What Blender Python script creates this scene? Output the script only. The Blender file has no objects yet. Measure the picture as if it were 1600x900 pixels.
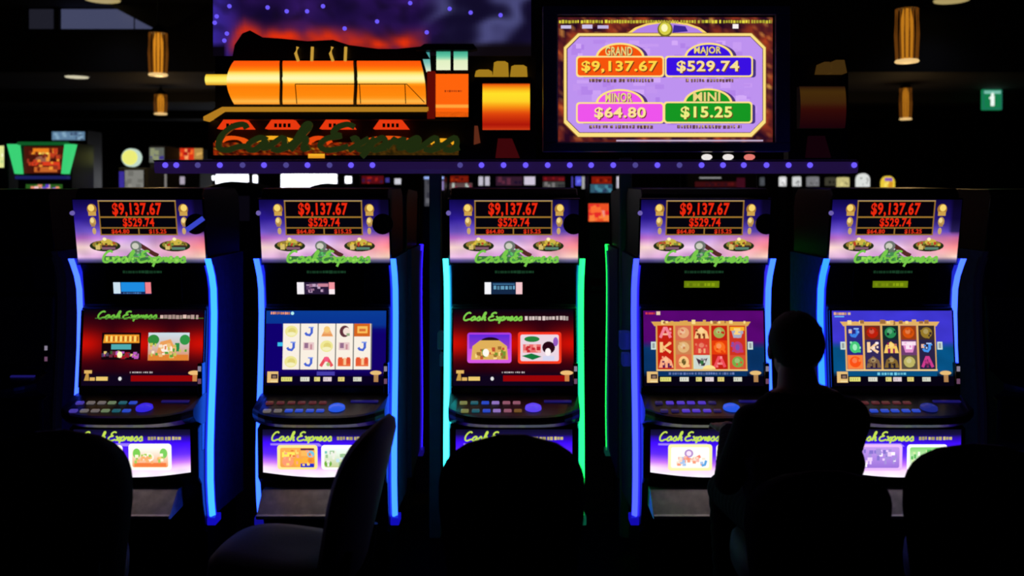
import bpy, bmesh, math, random
from mathutils import Vector, Matrix, noise

# ------------------------------------------------------------------ camera, world, exposure
scn = bpy.context.scene
COL = scn.collection
F = 1400.0            # focal length in pixels of the 1600x900 frame
HC = 1.72             # eye height
HY = 310.0            # horizon row
cam_d = bpy.data.cameras.new('camera')
cam = bpy.data.objects.new('camera', cam_d)
COL.objects.link(cam)
cam.location = (0, 0, HC)
cam.rotation_euler = (math.pi / 2, 0, 0)
cam_d.sensor_width = 36
cam_d.lens = F / 1600 * 36
cam_d.shift_y = -(450 - HY) / 1600
cam_d.clip_end = 100
cam_d.dof.use_dof = True
cam_d.dof.focus_distance = 4.05
cam_d.dof.aperture_fstop = 1.9
scn.camera = cam
w = bpy.data.worlds.new('world')
scn.world = w
w.use_nodes = True
bg = w.node_tree.nodes['Background']
bg.inputs[0].default_value = (0.25, 0.22, 0.65, 1)
bg.inputs[1].default_value = 0.011
vs = scn.view_settings
vs.view_transform = 'Standard'
vs.look = 'None'
vs.gamma = 1
vs.exposure = 0
vs.use_curve_mapping = False
scn.cycles.use_denoising = True
scn.cycles.max_bounces = 6
scn.cycles.filter_width = 2.0
scn.cycles.sample_clamp_indirect = 4

PI = math.pi
rnd = random.Random(7)


def W(px, py, d):
    return Vector(((px - 800) * d / F, d, HC - (py - HY) * d / F))


def lin(c):
    c = c / 255.0
    return c / 12.92 if c <= 0.04045 else ((c + 0.055) / 1.055) ** 2.4


def L3(c):
    return (lin(c[0]), lin(c[1]), lin(c[2]))


def mix(a, b, t):
    t = max(0.0, min(1.0, t))
    return tuple(a[i] + (b[i] - a[i]) * t for i in range(3))


def stops(st, t):
    if t <= st[0][0]:
        return st[0][1]
    for (a, ca), (b, cb) in zip(st, st[1:]):
        if t <= b:
            return mix(ca, cb, (t - a) / (b - a))
    return st[-1][1]


# ------------------------------------------------------------------ materials
def mat(name, col, rough=0.5, metal=0.0, var=0.25, scale=40.0, bump=0.0, spec=0.5, coat=0.0):
    m = bpy.data.materials.new(name)
    m.use_nodes = True
    nt = m.node_tree
    p = nt.nodes['Principled BSDF']
    p.inputs['Roughness'].default_value = rough
    p.inputs['Metallic'].default_value = metal
    p.inputs['Specular IOR Level'].default_value = spec
    p.inputs['Coat Weight'].default_value = coat
    tc = nt.nodes.new('ShaderNodeTexCoord')
    nz = nt.nodes.new('ShaderNodeTexNoise')
    nz.inputs['Scale'].default_value = scale
    nz.inputs['Detail'].default_value = 4
    nt.links.new(tc.outputs['Object'], nz.inputs['Vector'])
    rp = nt.nodes.new('ShaderNodeValToRGB')
    c = L3(col)
    rp.color_ramp.elements[0].color = (*[x * (1 - var) for x in c], 1)
    rp.color_ramp.elements[1].color = (*[min(1, x * (1 + var)) for x in c], 1)
    rp.color_ramp.elements[0].position = 0.3
    rp.color_ramp.elements[1].position = 0.7
    nt.links.new(nz.outputs['Fac'], rp.inputs['Fac'])
    nt.links.new(rp.outputs['Color'], p.inputs['Base Color'])
    if bump:
        b = nt.nodes.new('ShaderNodeBump')
        b.inputs['Strength'].default_value = bump
        b.inputs['Distance'].default_value = 0.004
        nt.links.new(nz.outputs['Fac'], b.inputs['Height'])
        nt.links.new(b.outputs['Normal'], p.inputs['Normal'])
    return m


def emit(name, col, strength=1.0, base=(10, 10, 12), rough=0.25):
    m = bpy.data.materials.new(name)
    m.use_nodes = True
    p = m.node_tree.nodes['Principled BSDF']
    p.inputs['Base Color'].default_value = (*L3(base), 1)
    p.inputs['Roughness'].default_value = rough
    p.inputs['Emission Color'].default_value = (*L3(col), 1)
    p.inputs['Emission Strength'].default_value = strength
    return m


def attr_emit(name, strength):
    m = bpy.data.materials.new(name)
    m.use_nodes = True
    nt = m.node_tree
    p = nt.nodes['Principled BSDF']
    p.inputs['Base Color'].default_value = (0.004, 0.004, 0.005, 1)
    p.inputs['Roughness'].default_value = 0.35
    p.inputs['Specular IOR Level'].default_value = 0.2
    a = nt.nodes.new('ShaderNodeAttribute')
    a.attribute_name = 'Col'
    nt.links.new(a.outputs['Color'], p.inputs['Emission Color'])
    p.inputs['Emission Strength'].default_value = strength
    return m


M = {}
M['cab'] = mat('cabinet_black_laminate', (20, 19, 26), 0.38, 0.0, 0.2, 60, 0.03, 0.4)
M['side'] = mat('cabinet_side_panel', (96, 84, 140), 0.5, 0.0, 0.2, 30, 0.05, 0.35)
M['gloss'] = mat('gloss_black_plastic', (12, 12, 16), 0.22, 0.0, 0.2, 30, 0, 0.5)
M['deck'] = mat('deck_black_plastic', (34, 28, 28), 0.36, 0.0, 0.25, 60, 0.03)
M['steel'] = mat('brushed_steel', (226, 220, 212), 0.5, 0.25, 0.2, 25, 0.03)
M['chrome'] = mat('chrome', (180, 180, 185), 0.14, 1.0, 0.05, 20)
M['darkmetal'] = mat('dark_metal', (40, 40, 46), 0.4, 0.7, 0.2, 40)
M['gold'] = mat('gold_paint', (170, 120, 40), 0.4, 0.6, 0.2, 50)
M['fab'] = mat('chair_vinyl', (13, 9, 24), 0.66, 0.0, 0.3, 120, 0.15, 0.25)
M['shirt'] = mat('dark_shirt', (14, 13, 20), 0.9, 0.0, 0.3, 150, 0.2, 0.1)
M['trouser'] = mat('dark_trousers', (10, 10, 14), 0.9, 0.0, 0.3, 150, 0.2, 0.1)
M['skin'] = mat('skin', (120, 80, 62), 0.6, 0.0, 0.08, 60)
M['hair'] = mat('dark_hair', (10, 8, 8), 0.7, 0.0, 0.4, 200, 0.5, 0.1)
M['wall'] = mat('dark_painted_wall', (34, 34, 44), 0.8, 0.0, 0.15, 3, 0.02)
M['ceil'] = mat('dark_painted_ceiling', (40, 42, 56), 0.85, 0.0, 0.15, 2, 0.02)
M['beam'] = mat('dark_beam', (14, 14, 18), 0.8, 0.0, 0.15, 4, 0.02)
M['board'] = mat('sign_board_black', (10, 8, 10), 0.5, 0.0, 0.2, 30)
M['barbody'] = emit('purple_bar_shell', (34, 18, 66), 0.8, (70, 46, 110), .45)
M['grey'] = mat('grey_panel', (120, 120, 118), 0.6, 0.0, 0.1, 10)
M['greenpaint'] = mat('green_letter_paint', (70, 96, 40), 0.5, 0.0, 0.2, 40)
M['art'] = attr_emit('backlit_artwork', 1.0)
M['artdim'] = attr_emit('dim_backlit_artwork', 0.55)
M['arthot'] = attr_emit('bright_backlit_artwork', 1.15)

# carpet: dark ground with a woven swirl pattern
m = mat('casino_carpet', (30, 18, 26), 0.95, 0.0, 0.35, 8, 0.3, 0.05)
nt = m.node_tree
p = nt.nodes['Principled BSDF']
tc = nt.nodes.new('ShaderNodeTexCoord')
vo = nt.nodes.new('ShaderNodeTexVoronoi')
vo.inputs['Scale'].default_value = 2.2
nt.links.new(tc.outputs['Object'], vo.inputs['Vector'])
rp = nt.nodes.new('ShaderNodeValToRGB')
rp.color_ramp.elements[0].color = (*L3((70, 40, 24)), 1)
rp.color_ramp.elements[1].color = (*L3((24, 14, 30)), 1)
rp.color_ramp.elements[0].position = 0.18
rp.color_ramp.elements[1].position = 0.3
nt.links.new(vo.outputs['Distance'], rp.inputs['Fac'])
nt.links.new(rp.outputs['Color'], p.inputs['Base Color'])
M['carpet'] = m


def emat(key, col, s=1.0):
    if key not in M:
        M[key] = emit(key, col, s)
    return M[key]


# ------------------------------------------------------------------ object helpers
def tag(o, label=None, cat=None, group=None, kind=None):
    if label:
        o['label'] = label
    if cat:
        o['category'] = cat
    if group:
        o['group'] = group
    if kind:
        o['kind'] = kind
    return o


def empty(name, loc=(0, 0, 0), rz=0.0):
    o = bpy.data.objects.new(name, None)
    COL.objects.link(o)
    o.location = loc
    o.rotation_euler = (0, 0, rz)
    o.empty_display_size = 0.1
    return o


class MB:
    """collects shapes, then becomes one mesh object"""

    def __init__(self):
        self.v = []
        self.f = []

    def add(self, v, f):
        n = len(self.v)
        self.v += [tuple(x) for x in v]
        self.f += [tuple(i + n for i in q) for q in f]
        return self

    def box(self, x0, x1, y0, y1, z0, z1):
        v = [(x, y, z) for z in (z0, z1) for y in (y0, y1) for x in (x0, x1)]
        return self.add(v, [(0, 2, 3, 1), (4, 5, 7, 6), (0, 1, 5, 4), (2, 6, 7, 3), (0, 4, 6, 2), (1, 3, 7, 5)])

    def prism_x(self, prof, x0, x1):
        """(y,z) outline pushed along x"""
        n = len(prof)
        v = [(x0, y, z) for y, z in prof] + [(x1, y, z) for y, z in prof]
        f = [tuple(range(n)), tuple(range(2 * n - 1, n - 1, -1))]
        f += [(i, i + n, (i + 1) % n + n, (i + 1) % n) for i in range(n)]
        return self.add(v, f)

    def prism_y(self, prof, y0, y1):
        """(x,z) outline pushed along y"""
        n = len(prof)
        v = [(x, y0, z) for x, z in prof] + [(x, y1, z) for x, z in prof]
        f = [tuple(range(n)), tuple(range(2 * n - 1, n - 1, -1))]
        f += [(i, i + n, (i + 1) % n + n, (i + 1) % n) for i in range(n)]
        return self.add(v, f)

    def lathe(self, prof, c=(0, 0, 0), n=24, axis='z'):
        """(r,h) outline spun about an axis"""
        v, f = [], []
        for r, h in prof:
            for k in range(n):
                a = 2 * PI * k / n
                p = (r * math.cos(a), r * math.sin(a), h)
                if axis == 'y':
                    p = (p[0], h, p[1])
                elif axis == 'x':
                    p = (h, p[0], p[1])
                v.append((p[0] + c[0], p[1] + c[1], p[2] + c[2]))
        for i in range(len(prof) - 1):
            for k in range(n):
                f.append((i * n + k, i * n + (k + 1) % n, (i + 1) * n + (k + 1) % n, (i + 1) * n + k))
        f.append(tuple(range(n - 1, -1, -1)))
        f.append(tuple((len(prof) - 1) * n + k for k in range(n)))
        return self.add(v, f)

    def tube(self, pts, r, n=8):
        pts = [Vector(p) for p in pts]
        v, f = [], []
        for i, p in enumerate(pts):
            t = (pts[min(i + 1, len(pts) - 1)] - pts[max(i - 1, 0)]).normalized()
            a = t.cross(Vector((0, 0, 1)))
            if a.length < 1e-3:
                a = Vector((1, 0, 0))
            a.normalize()
            b = t.cross(a).normalized()
            for k in range(n):
                an = 2 * PI * k / n
                v.append(p + a * (r * math.cos(an)) + b * (r * math.sin(an)))
        for i in range(len(pts) - 1):
            for k in range(n):
                f.append((i * n + k, i * n + (k + 1) % n, (i + 1) * n + (k + 1) % n, (i + 1) * n + k))
        f.append(tuple(range(n - 1, -1, -1)))
        f.append(tuple((len(pts) - 1) * n + k for k in range(n)))
        return self.add(v, f)

    def build(self, name, m, parent=None, loc=(0, 0, 0), rot=(0, 0, 0), bevel=0.0, smooth=False):
        me = bpy.data.meshes.new(name)
        me.from_pydata(self.v, [], self.f)
        bm = bmesh.new()
        bm.from_mesh(me)
        bmesh.ops.recalc_face_normals(bm, faces=bm.faces)
        if bevel:
            es = [e for e in bm.edges if len(e.link_faces) == 2 and e.calc_face_angle(0) > 0.5]
            bmesh.ops.bevel(bm, geom=es, offset=bevel, segments=2, profile=0.5, affect='EDGES', clamp_overlap=True)
        bm.to_mesh(me)
        bm.free()
        if smooth:
            for q in me.polygons:
                q.use_smooth = True
            try:
                me.set_sharp_from_angle(angle=math.radians(40))
            except Exception:
                pass
        me.materials.append(m if not isinstance(m, str) else M[m])
        o = bpy.data.objects.new(name, me)
        COL.objects.link(o)
        o.location = loc
        o.rotation_euler = rot
        if parent is not None:
            o.parent = parent
        return o


_tx = {}


def text_geo(s, bold=0.02):
    k = (s, bold)
    if k not in _tx:
        cu = bpy.data.curves.new('t', 'FONT')
        cu.body = s
        cu.offset = bold
        cu.resolution_u = 3
        cu.space_character = 1 + bold * 3
        ob = bpy.data.objects.new('t', cu)
        COL.objects.link(ob)
        dg = bpy.context.evaluated_depsgraph_get()
        ev = ob.evaluated_get(dg)
        me = ev.to_mesh()
        vs_ = [(v.co.x, v.co.y) for v in me.vertices]
        fs = [tuple(p.vertices) for p in me.polygons]
        ev.to_mesh_clear()
        bpy.data.objects.remove(ob)
        bpy.data.curves.remove(cu)
        x0 = min(v[0] for v in vs_)
        x1 = max(v[0] for v in vs_)
        y0 = min(v[1] for v in vs_)
        y1 = max(v[1] for v in vs_)
        vs_ = [((x - x0) / (x1 - x0), (y - y0) / (y1 - y0)) for x, y in vs_]
        _tx[k] = (vs_, fs)
    return _tx[k]


# joined-up script letters: advance, strokes
SCRIPT = {
    'C': (.80, [[(.62, .85), (.5, 1), (.25, .9), (.08, .5), (.15, .1), (.38, 0), (.6, .12), (.8, .15)]]),
    'a': (.56, [[(.45, .4), (.25, .48), (.05, .25), (.12, .02), (.3, .05), (.45, .4), (.42, .1), (.56, .1)]]),
    's': (.48, [[(.0, .1), (.25, .48), (.38, .2), (.3, .0), (.1, .05)], [(.3, .0), (.48, .1)]]),
    'h': (.55, [[(0, .1), (.28, .7), (.3, 1), (.18, .9), (.1, .0)], [(.1, .0), (.25, .42), (.38, .42), (.4, .05), (.55, .1)]]),
    'E': (.76, [[(.7, .9), (.5, 1), (.28, .88), (.25, .65), (.45, .55), (.15, .45), (.05, .2), (.25, 0), (.55, .05), (.76, .15)]]),
    'x': (.46, [[(0, .4), (.12, .45), (.3, .02), (.46, .1)], [(.42, .45), (.05, .0)]]),
    'p': (.5, [[(.0, .1), (.12, .45), (.02, -.4)], [(.1, .3), (.3, .48), (.42, .25), (.25, .0), (.1, .1)], [(.25, 0), (.5, .1)]]),
    'r': (.42, [[(0, .1), (.12, .45), (.15, .3), (.35, .42), (.3, .1), (.42, .1)]]),
    'e': (.42, [[(0, .1), (.3, .3), (.22, .48), (.05, .25), (.18, 0), (.42, .12)]]),
}


def spline(pts, n=5):
    out = []
    P = [pts[0]] + list(pts) + [pts[-1]]
    for i in range(1, len(P) - 2):
        for k in range(n):
            t = k / n
            q = []
            for a in range(2):
                p0, p1, p2, p3 = P[i - 1][a], P[i][a], P[i + 1][a], P[i + 2][a]
                q.append(.5 * (2 * p1 + (p2 - p0) * t + (2 * p0 - 5 * p1 + 4 * p2 - p3) * t * t + (3 * p1 - p0 - 3 * p2 + p3) * t ** 3))
            out.append(tuple(q))
    out.append(tuple(pts[-1]))
    return out


def script_letters(s='Cash Express', shear=.28):
    x = 0
    out = []
    for ch in s:
        if ch == ' ':
            x += .18
            continue
        adv, st = SCRIPT[ch]
        out.append([[(x + a + shear * b, b) for a, b in spline(q)] for q in st])
        x += adv
    return out, x + .15


def ribbon(pts, w):
    """left and right borders of a stroke"""
    Lp, Rp = [], []
    for i, p in enumerate(pts):
        a = pts[max(i - 1, 0)]
        b = pts[min(i + 1, len(pts) - 1)]
        dx, dy = b[0] - a[0], b[1] - a[1]
        l = math.hypot(dx, dy) or 1
        nx, ny = -dy / l * w / 2, dx / l * w / 2
        Lp.append((p[0] + nx, p[1] + ny))
        Rp.append((p[0] - nx, p[1] - ny))
    return Lp, Rp


class Canvas:
    """flat print drawn as coloured faces; x right, y down, s metres per unit"""
    STEP = 5e-5

    def __init__(self, s, ox, oy):
        self.s, self.ox, self.oy = s, ox, oy
        self.v, self.f, self.c = [], [], []
        self.n = 0

    def _add(self, pts, faces, cols):
        b = len(self.v)
        y = -self.n * self.STEP
        self.v += [((p[0] - self.ox) * self.s, y, (self.oy - p[1]) * self.s) for p in pts]
        cl = [(*L3(c), 1) for c in cols]
        for q in faces:
            self.f.append(tuple(i + b for i in q))
            self.c += [cl[i] for i in q]
        self.n += 1

    def poly(self, pts, col):
        cols = col if isinstance(col, list) else [col] * len(pts)
        self._add(pts, [tuple(range(len(pts)))], cols)

    def rect(self, x0, y0, x1, y1, col, col2=None):
        c2 = col2 or col
        self.poly([(x0, y0), (x1, y0), (x1, y1), (x0, y1)], [col, col, c2, c2])

    def rects(self, lst):
        pts, fs, cs = [], [], []
        for x0, y0, x1, y1, c in lst:
            b = len(pts)
            pts += [(x0, y0), (x1, y0), (x1, y1), (x0, y1)]
            fs.append((b, b + 1, b + 2, b + 3))
            cs += [c] * 4
        self._add(pts, fs, cs)

    def ell(self, cx, cy, rx, ry, col, n=18, a0=0.0, a1=2 * PI):
        k = n if a1 - a0 > 6.2 else n + 1
        self.poly([(cx + rx * math.cos(a0 + (a1 - a0) * i / n), cy + ry * math.sin(a0 + (a1 - a0) * i / n)) for i in range(k)], col)

    def rrect(self, x0, y0, x1, y1, r, col, col2=None):
        pts = []
        for cx, cy, a in ((x1 - r, y0 + r, -PI / 2), (x1 - r, y1 - r, 0), (x0 + r, y1 - r, PI / 2), (x0 + r, y0 + r, PI)):
            for i in range(5):
                an = a + i * PI / 8
                pts.append((cx + r * math.cos(an), cy + r * math.sin(an)))
        self.poly(pts, [mix(col, col2, (q[1] - y0) / (y1 - y0)) for q in pts] if col2 else col)

    def frame(self, x0, y0, x1, y1, w, col):
        self.rects([(x0, y0, x1, y0 + w, col), (x0, y1 - w, x1, y1, col), (x0, y0 + w, x0 + w, y1 - w, col), (x1 - w, y0 + w, x1, y1 - w, col)])

    def text(self, s, x0, y0, x1, y1, col, bold=0.02):
        vs_, fs = text_geo(s, bold)
        self._add([(x0 + u * (x1 - x0), y1 - v * (y1 - y0)) for u, v in vs_], [tuple(reversed(q)) for q in fs], [col] * len(vs_))

    def stroke(self, pts, w, col):
        l, r = ribbon(pts, w)
        n = len(l)
        self._add(l + r, [(i, i + 1, n + i + 1, n + i) for i in range(n - 1)], [col] * (2 * n))

    def script(self, x0, y0, x1, y1, w, col):
        lt, tot = script_letters()
        for L in lt:
            for st in L:
                self.stroke([(x0 + a / tot * (x1 - x0), y1 - b * (y1 - y0)) for a, b in st], w, col)

    def dashes(self, x0, y0, x1, y1, col, seed=1, lo=.5, hi=1.4, gap=.35):
        r = random.Random(seed)
        h = y1 - y0
        x = x0
        out = []
        while x < x1:
            wd = h * r.uniform(lo, hi)
            k = r.uniform(.75, 1.1)
            out.append((x, y0 + h * r.uniform(0, .15), min(x + wd, x1), y1 - h * r.uniform(0, .15), tuple(min(255, q * k) for q in col)))
            x += wd + h * gap * (2.5 if r.random() < .18 else 1)
        self.rects(out)

    def grid(self, x0, y0, x1, y1, nx, ny, fn, yb=None):
        pts, cs, fs = [], [], []
        for j in range(ny + 1):
            for i in range(nx + 1):
                u, v = i / nx, j / ny
                x = x0 + u * (x1 - x0)
                yl = y1 if yb is None else yb(u)
                pts.append((x, y0 + v * (yl - y0)))
                cs.append(fn(u, v))
        for j in range(ny):
            for i in range(nx):
                a = j * (nx + 1) + i
                fs.append((a, a + 1, a + nx + 2, a + nx + 1))
        self._add(pts, fs, cs)

    def speckle(self, x0, y0, x1, y1, pal, n, s0, s1, seed=1):
        r = random.Random(seed)
        out = []
        for _ in range(n):
            a = r.uniform(s0, s1)
            b = r.uniform(s0, s1)
            x = r.uniform(x0, x1 - a)
            y = r.uniform(y0, y1 - b)
            out.append((x, y, x + a, y + b, r.choice(pal)))
        for q in out:
            self.rect(*q)

    def build(self, name, parent, loc, rot=(0, 0, 0), m='art'):
        me = bpy.data.meshes.new(name)
        me.from_pydata(self.v, [], self.f)
        at = me.color_attributes.new('Col', 'FLOAT_COLOR', 'CORNER')
        flat = []
        for c in self.c:
            flat += c
        at.data.foreach_set('color', flat)
        me.materials.append(M[m])
        o = bpy.data.objects.new(name, me)
        COL.objects.link(o)
        o.location = loc
        o.rotation_euler = rot
        o.parent = parent
        return o


GOLD = (225, 180, 80)
GOLD2 = (150, 110, 45)
RED = (235, 40, 12)
BLK = (6, 2, 8)

# ------------------------------------------------------------------ the setting
CZ1, CZ2, YB, YW, XW = 4.1, 3.3, 11.2, 20.0, 12.5


def struct(name, mb, m, parent=None):
    o = mb.build(name, m, parent)
    if parent is None:
        o['kind'] = 'structure'
    return o


struct('floor', MB().box(-XW, XW, -3, YW, -0.1, 0), 'carpet')
struct('wall_back', MB().box(-XW, XW, YW, YW + .15, 0, CZ2 + .1), 'wall')
struct('wall_left', MB().box(-XW - .15, -XW, -3, YW, 0, CZ1), 'wall')
struct('wall_right', MB().box(XW, XW + .15, -3, YW, 0, CZ1), 'wall')
ceiling = struct('ceiling', MB().box(-XW, XW, -3, YB, CZ1, CZ1 + .12).box(-XW, XW, YB + .2, YW, CZ2, CZ2 + .12), 'ceil')
struct('trim_1', MB().box(-XW, XW, YB, YB + .2, CZ2, CZ1), 'beam')          # bulkhead where the ceiling drops
for y in (13.4, 16.2):
    struct('trim_2' if y < 14 else 'trim_3', MB().box(-XW, XW, y, y + .5, CZ2 - .14, CZ2 - .001), 'beam')
# sloping soffit that cuts the corner of the glowing bulkhead patch
pa = [(-4.95, CZ1), (-4.42, 3.82), (-4.1, 3.82), (-3.7, CZ1)]
struct('trim_4', MB().prism_y(pa, YB - .3, YB - .012), 'beam')
# lit part of the bulkhead, its light put in as glowing patches
lit_area = struct('window_1', MB().box(-6.05, -4.3, YB - .02, YB - .001, 3.80, 4.09), 'beam')
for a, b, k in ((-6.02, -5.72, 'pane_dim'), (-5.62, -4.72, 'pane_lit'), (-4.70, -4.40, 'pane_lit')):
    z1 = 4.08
    MB().box(a, b, YB - .03, YB - .02, 3.835, z1).build('pane', emat(k, (66, 70, 98) if k == 'pane_lit' else (30, 30, 40)), lit_area)
MB().box(-5.70, -5.63, YB - .06, YB - .02, 3.81, 4.09).build('mullion', 'beam', lit_area)

# ------------------------------------------------------------------ gaming machines
DECKPROF = [(-.03, .72), (-.19, .745), (-.245, .77), (-.255, .785), (-.25, .80), (-.235, .806), (-.04, .846), (-.01, .85), (.05, .85), (.05, .72)]
CABPROF = [(.02, .25), (-.02, .36), (-.04, .46), (-.075, .495), (-.085, .715), (.0, .74), (.0, .875), (.03, 1.225), (.055, 1.24),
           (.03, 1.425), (-.03, 1.735), (-.005, 1.765), (.44, 1.775), (.50, 1.74), (.52, 1.66), (.52, .25)]
STRIP = [(-.035, 1.452), (-.012, 1.42), (.02, 1.37), (.042, 1.31), (.05, 1.2), (.045, 1.05), (.03, .9), (.012, .75), (.0, .6), (.0, .46), (.012, .36), (.03, .285)]


def strip_mesh(x0, x1, dy0, dy1, path):
    mb = MB()
    n = len(path)
    v = []
    for y, z in path:
        v += [(x0, y + dy0 + .004, z), ((x0 * .65 + x1 * .35), y + dy0, z), (x1, y + dy0 + .012, z), (x1, y + dy1, z), (x0, y + dy1, z)]
    f = []
    for i in range(n - 1):
        for k in range(5):
            a, b = i * 5 + k, i * 5 + (k + 1) % 5
            f.append((a, b, b + 5, a + 5))
    f += [(4, 3, 2, 1, 0), tuple((n - 1) * 5 + k for k in range(5))]
    mb.add(v, f)
    return mb


def art_top(c, variant):
    R = random.Random(variant)
    lft = [(0, (14, 6, 70)), (.3, (40, 24, 140)), (.5, (110, 84, 200)), (.6, (176, 100, 190)), (.74, (250, 215, 205)), (.9, (232, 190, 225)), (.97, (50, 40, 140)), (1, (14, 12, 50))]
    mid = [(0, (14, 6, 60)), (.3, (60, 40, 150)), (.5, (130, 100, 200)), (.6, (190, 150, 225)), (.74, (236, 205, 240)), (.9, (200, 130, 205)), (.97, (60, 110, 60)), (1, (14, 40, 30))]
    rgt = [(0, (14, 6, 60)), (.3, (26, 14, 100)), (.5, (80, 60, 170)), (.6, (205, 105, 150)), (.74, (252, 140, 140)), (.9, (255, 215, 190)), (.97, (60, 60, 140)), (1, (14, 16, 60))]

    def fn(u, v):
        a = stops(lft, v)
        b = stops(mid, v)
        d = stops(rgt, v)
        q = mix(a, b, u * 2) if u < .5 else mix(b, d, u * 2 - 1)
        k = 1 + .14 * noise.noise(Vector((u * 9, v * 7, variant)))
        if u > .93 and v < .55:
            k *= .5
        return tuple(max(0, min(255, x * k)) for x in q)
    c.grid(702, 311, 904, 413, 34, 20, fn)
    c.rect(741, 312, 863, 368, GOLD2)
    c.rect(743, 314, 861, 337.5, BLK)
    c.rect(743, 340, 861, 355, (4, 4, 12))
    c.rect(743, 357, 801, 366, BLK)
    c.rect(803, 357, 861, 366, BLK)
    c.rect(741, 312, 863, 313.4, (190, 160, 100))
    c.text('$9,137.67', 763, 315.5, 840, 338.5, RED, .028)
    c.text('$529.74', 778, 340, 827, 356, RED, .028)
    c.text('$64.80', 759, 358, 787, 366, (225, 50, 20), .028)
    c.text('$15.25', 818, 358, 845, 366, (225, 50, 20), .028)
    for x, s in ((731, 1), (874, -1)):
        c.ell(x, 326, 7.5, 8.5, (170, 120, 50))
        c.ell(x - 1 * s, 324, 5, 5.5, (250, 215, 110))
        c.rect(x - 6, 330, x + 6, 336.5, (205, 160, 75))
        c.ell(x, 346, 5, 7.5, (190, 150, 80))
        c.ell(x - 1, 344, 3, 4, (240, 215, 140))
        c.rect(x - 3, 350, x + 3, 354, (170, 130, 80))
        c.ell(x + 1 * s, 361, 3, 5.5, (200, 165, 110))
    for x, cl in ((747, (130, 90, 110)), (857, (90, 130, 110))):
        c.ell(x, 385, 24.5, 9, (34, 46, 20))
        c.ell(x, 383, 20, 7, (150, 125, 50))
        c.ell(x + 3, 378.5, 9, 5, (205, 180, 70))
        c.ell(x, 374, 3, 2.6, (255, 240, 180))
        c.rect(x - 15, 382, x - 8, 391, (215, 190, 110))
        c.rect(x - 5, 384, x + 18, 387, (60, 34, 34))
        c.rect(x - 5, 387, x + 16, 391, cl)
        c.speckle(x - 18, 378, x + 20, 386, [(220, 190, 60), (90, 70, 20), (190, 60, 40), (120, 150, 60)], 14, 2, 4, variant + int(x))
    c.stroke([(800, 382), (812, 390), (822, 397), (830, 401)], 7, (84, 40, 36))
    c.ell(796, 385, 9, 8.5, (110, 118, 112))
    c.ell(795, 385, 5.5, 5, (205, 205, 190))
    c.poly([(779, 402), (790, 391), (806, 391), (818, 402)], (96, 116, 90))
    c.rect(786, 395, 812, 402, (70, 140, 80))
    c.speckle(790, 388, 812, 402, [(60, 90, 60), (150, 160, 150), (90, 190, 100)], 10, 2, 4, variant)
    c.poly([(740, 410), (746, 401), (866, 404), (870, 411)], (60, 120, 60))
    c.script(739, 393, 876, 411, 3.6, (120, 200, 74))
    c.speckle(745, 402, 868, 411, [(150, 220, 90), (70, 150, 70), (120, 190, 70)], 22, 2, 5, variant + 3)


def screen_bg_menu(c, x0):
    """dark red game-choice screen; x0 = left border"""
    x1 = x0 + 188

    def fn(u, v):
        band = math.exp(-((v - .45) / .2) ** 2)
        side = .35 + .65 * abs(math.sin((u * 2 + .02) * PI + PI / 2)) ** 1.2
        k = band * side
        q = mix((36, 0, 14), (205, 14, 4), k)
        if v > .8:
            q = mix(q, (14, 4, 26), (v - .8) / .08)
        if v < .12:
            q = mix((8, 4, 14), q, v / .12)
        return q
    c.grid(x0, 484, x1, 602, 28, 26, fn)


def menu_bottom(c, x0):
    g = (226, 178, 96)
    c.rect(x0 + 5, 578, x0 + 17, 583, g)
    c.poly([(x0 + 8, 583), (x0 + 12, 583), (x0 + 13, 594), (x0 + 5, 594)], (196, 150, 70))
    c.rect(x0 + 14, 589, x0 + 22, 594, g)
    c.rect(x0 + 24, 588, x0 + 42, 594, (236, 200, 110))
    c.ell(x0 + 61, 591, 2.6, 3, (225, 225, 225))
    c.dashes(x0 + 76, 580, x0 + 112, 582.6, (200, 190, 190), 4, .5, 1.2)
    c.rect(x0 + 78, 586, x0 + 176, 595, (150, 4, 6))
    c.ell(x0 + 177, 582, 10, 3.6, (240, 190, 120))
    c.rect(x0 + 174, 585, x0 + 181, 595, (205, 130, 70))


def reel_bottom(c, x0, seed):
    R = random.Random(seed)
    g = (232, 190, 120)
    c.rect(x0 + 4, 580, x0 + 21, 597, g)
    c.rect(x0 + 10, 584, x0 + 20, 591, (30, 18, 40))
    c.rect(x0 + 12, 586, x0 + 18, 590, (140, 110, 90))
    c.rect(x0 + 9, 594, x0 + 20, 596, (240, 220, 160))
    for a, b, cl in ((24, 41, (226, 222, 120)), (54, 68, (222, 222, 206)), (79, 88, (226, 214, 130)), (93, 106, (226, 210, 214)), (113, 123, (226, 208, 120)), (137, 150, (212, 214, 196))):
        k = R.uniform(-2, 2)
        c.rect(x0 + a + k, 588.5, x0 + b + k, 595, cl)
        c.rects([(x0 + a + k + 2 + i * 3.4, 590, x0 + a + k + 3 + i * 3.4, 593.6, tuple(q * .7 for q in cl)) for i in range(int((b - a - 3) / 3.4))])
    c.ell(x0 + 173, 582, 9, 3.4, g)
    c.rect(x0 + 170, 585, x0 + 177, 596, (176, 130, 80))


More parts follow.
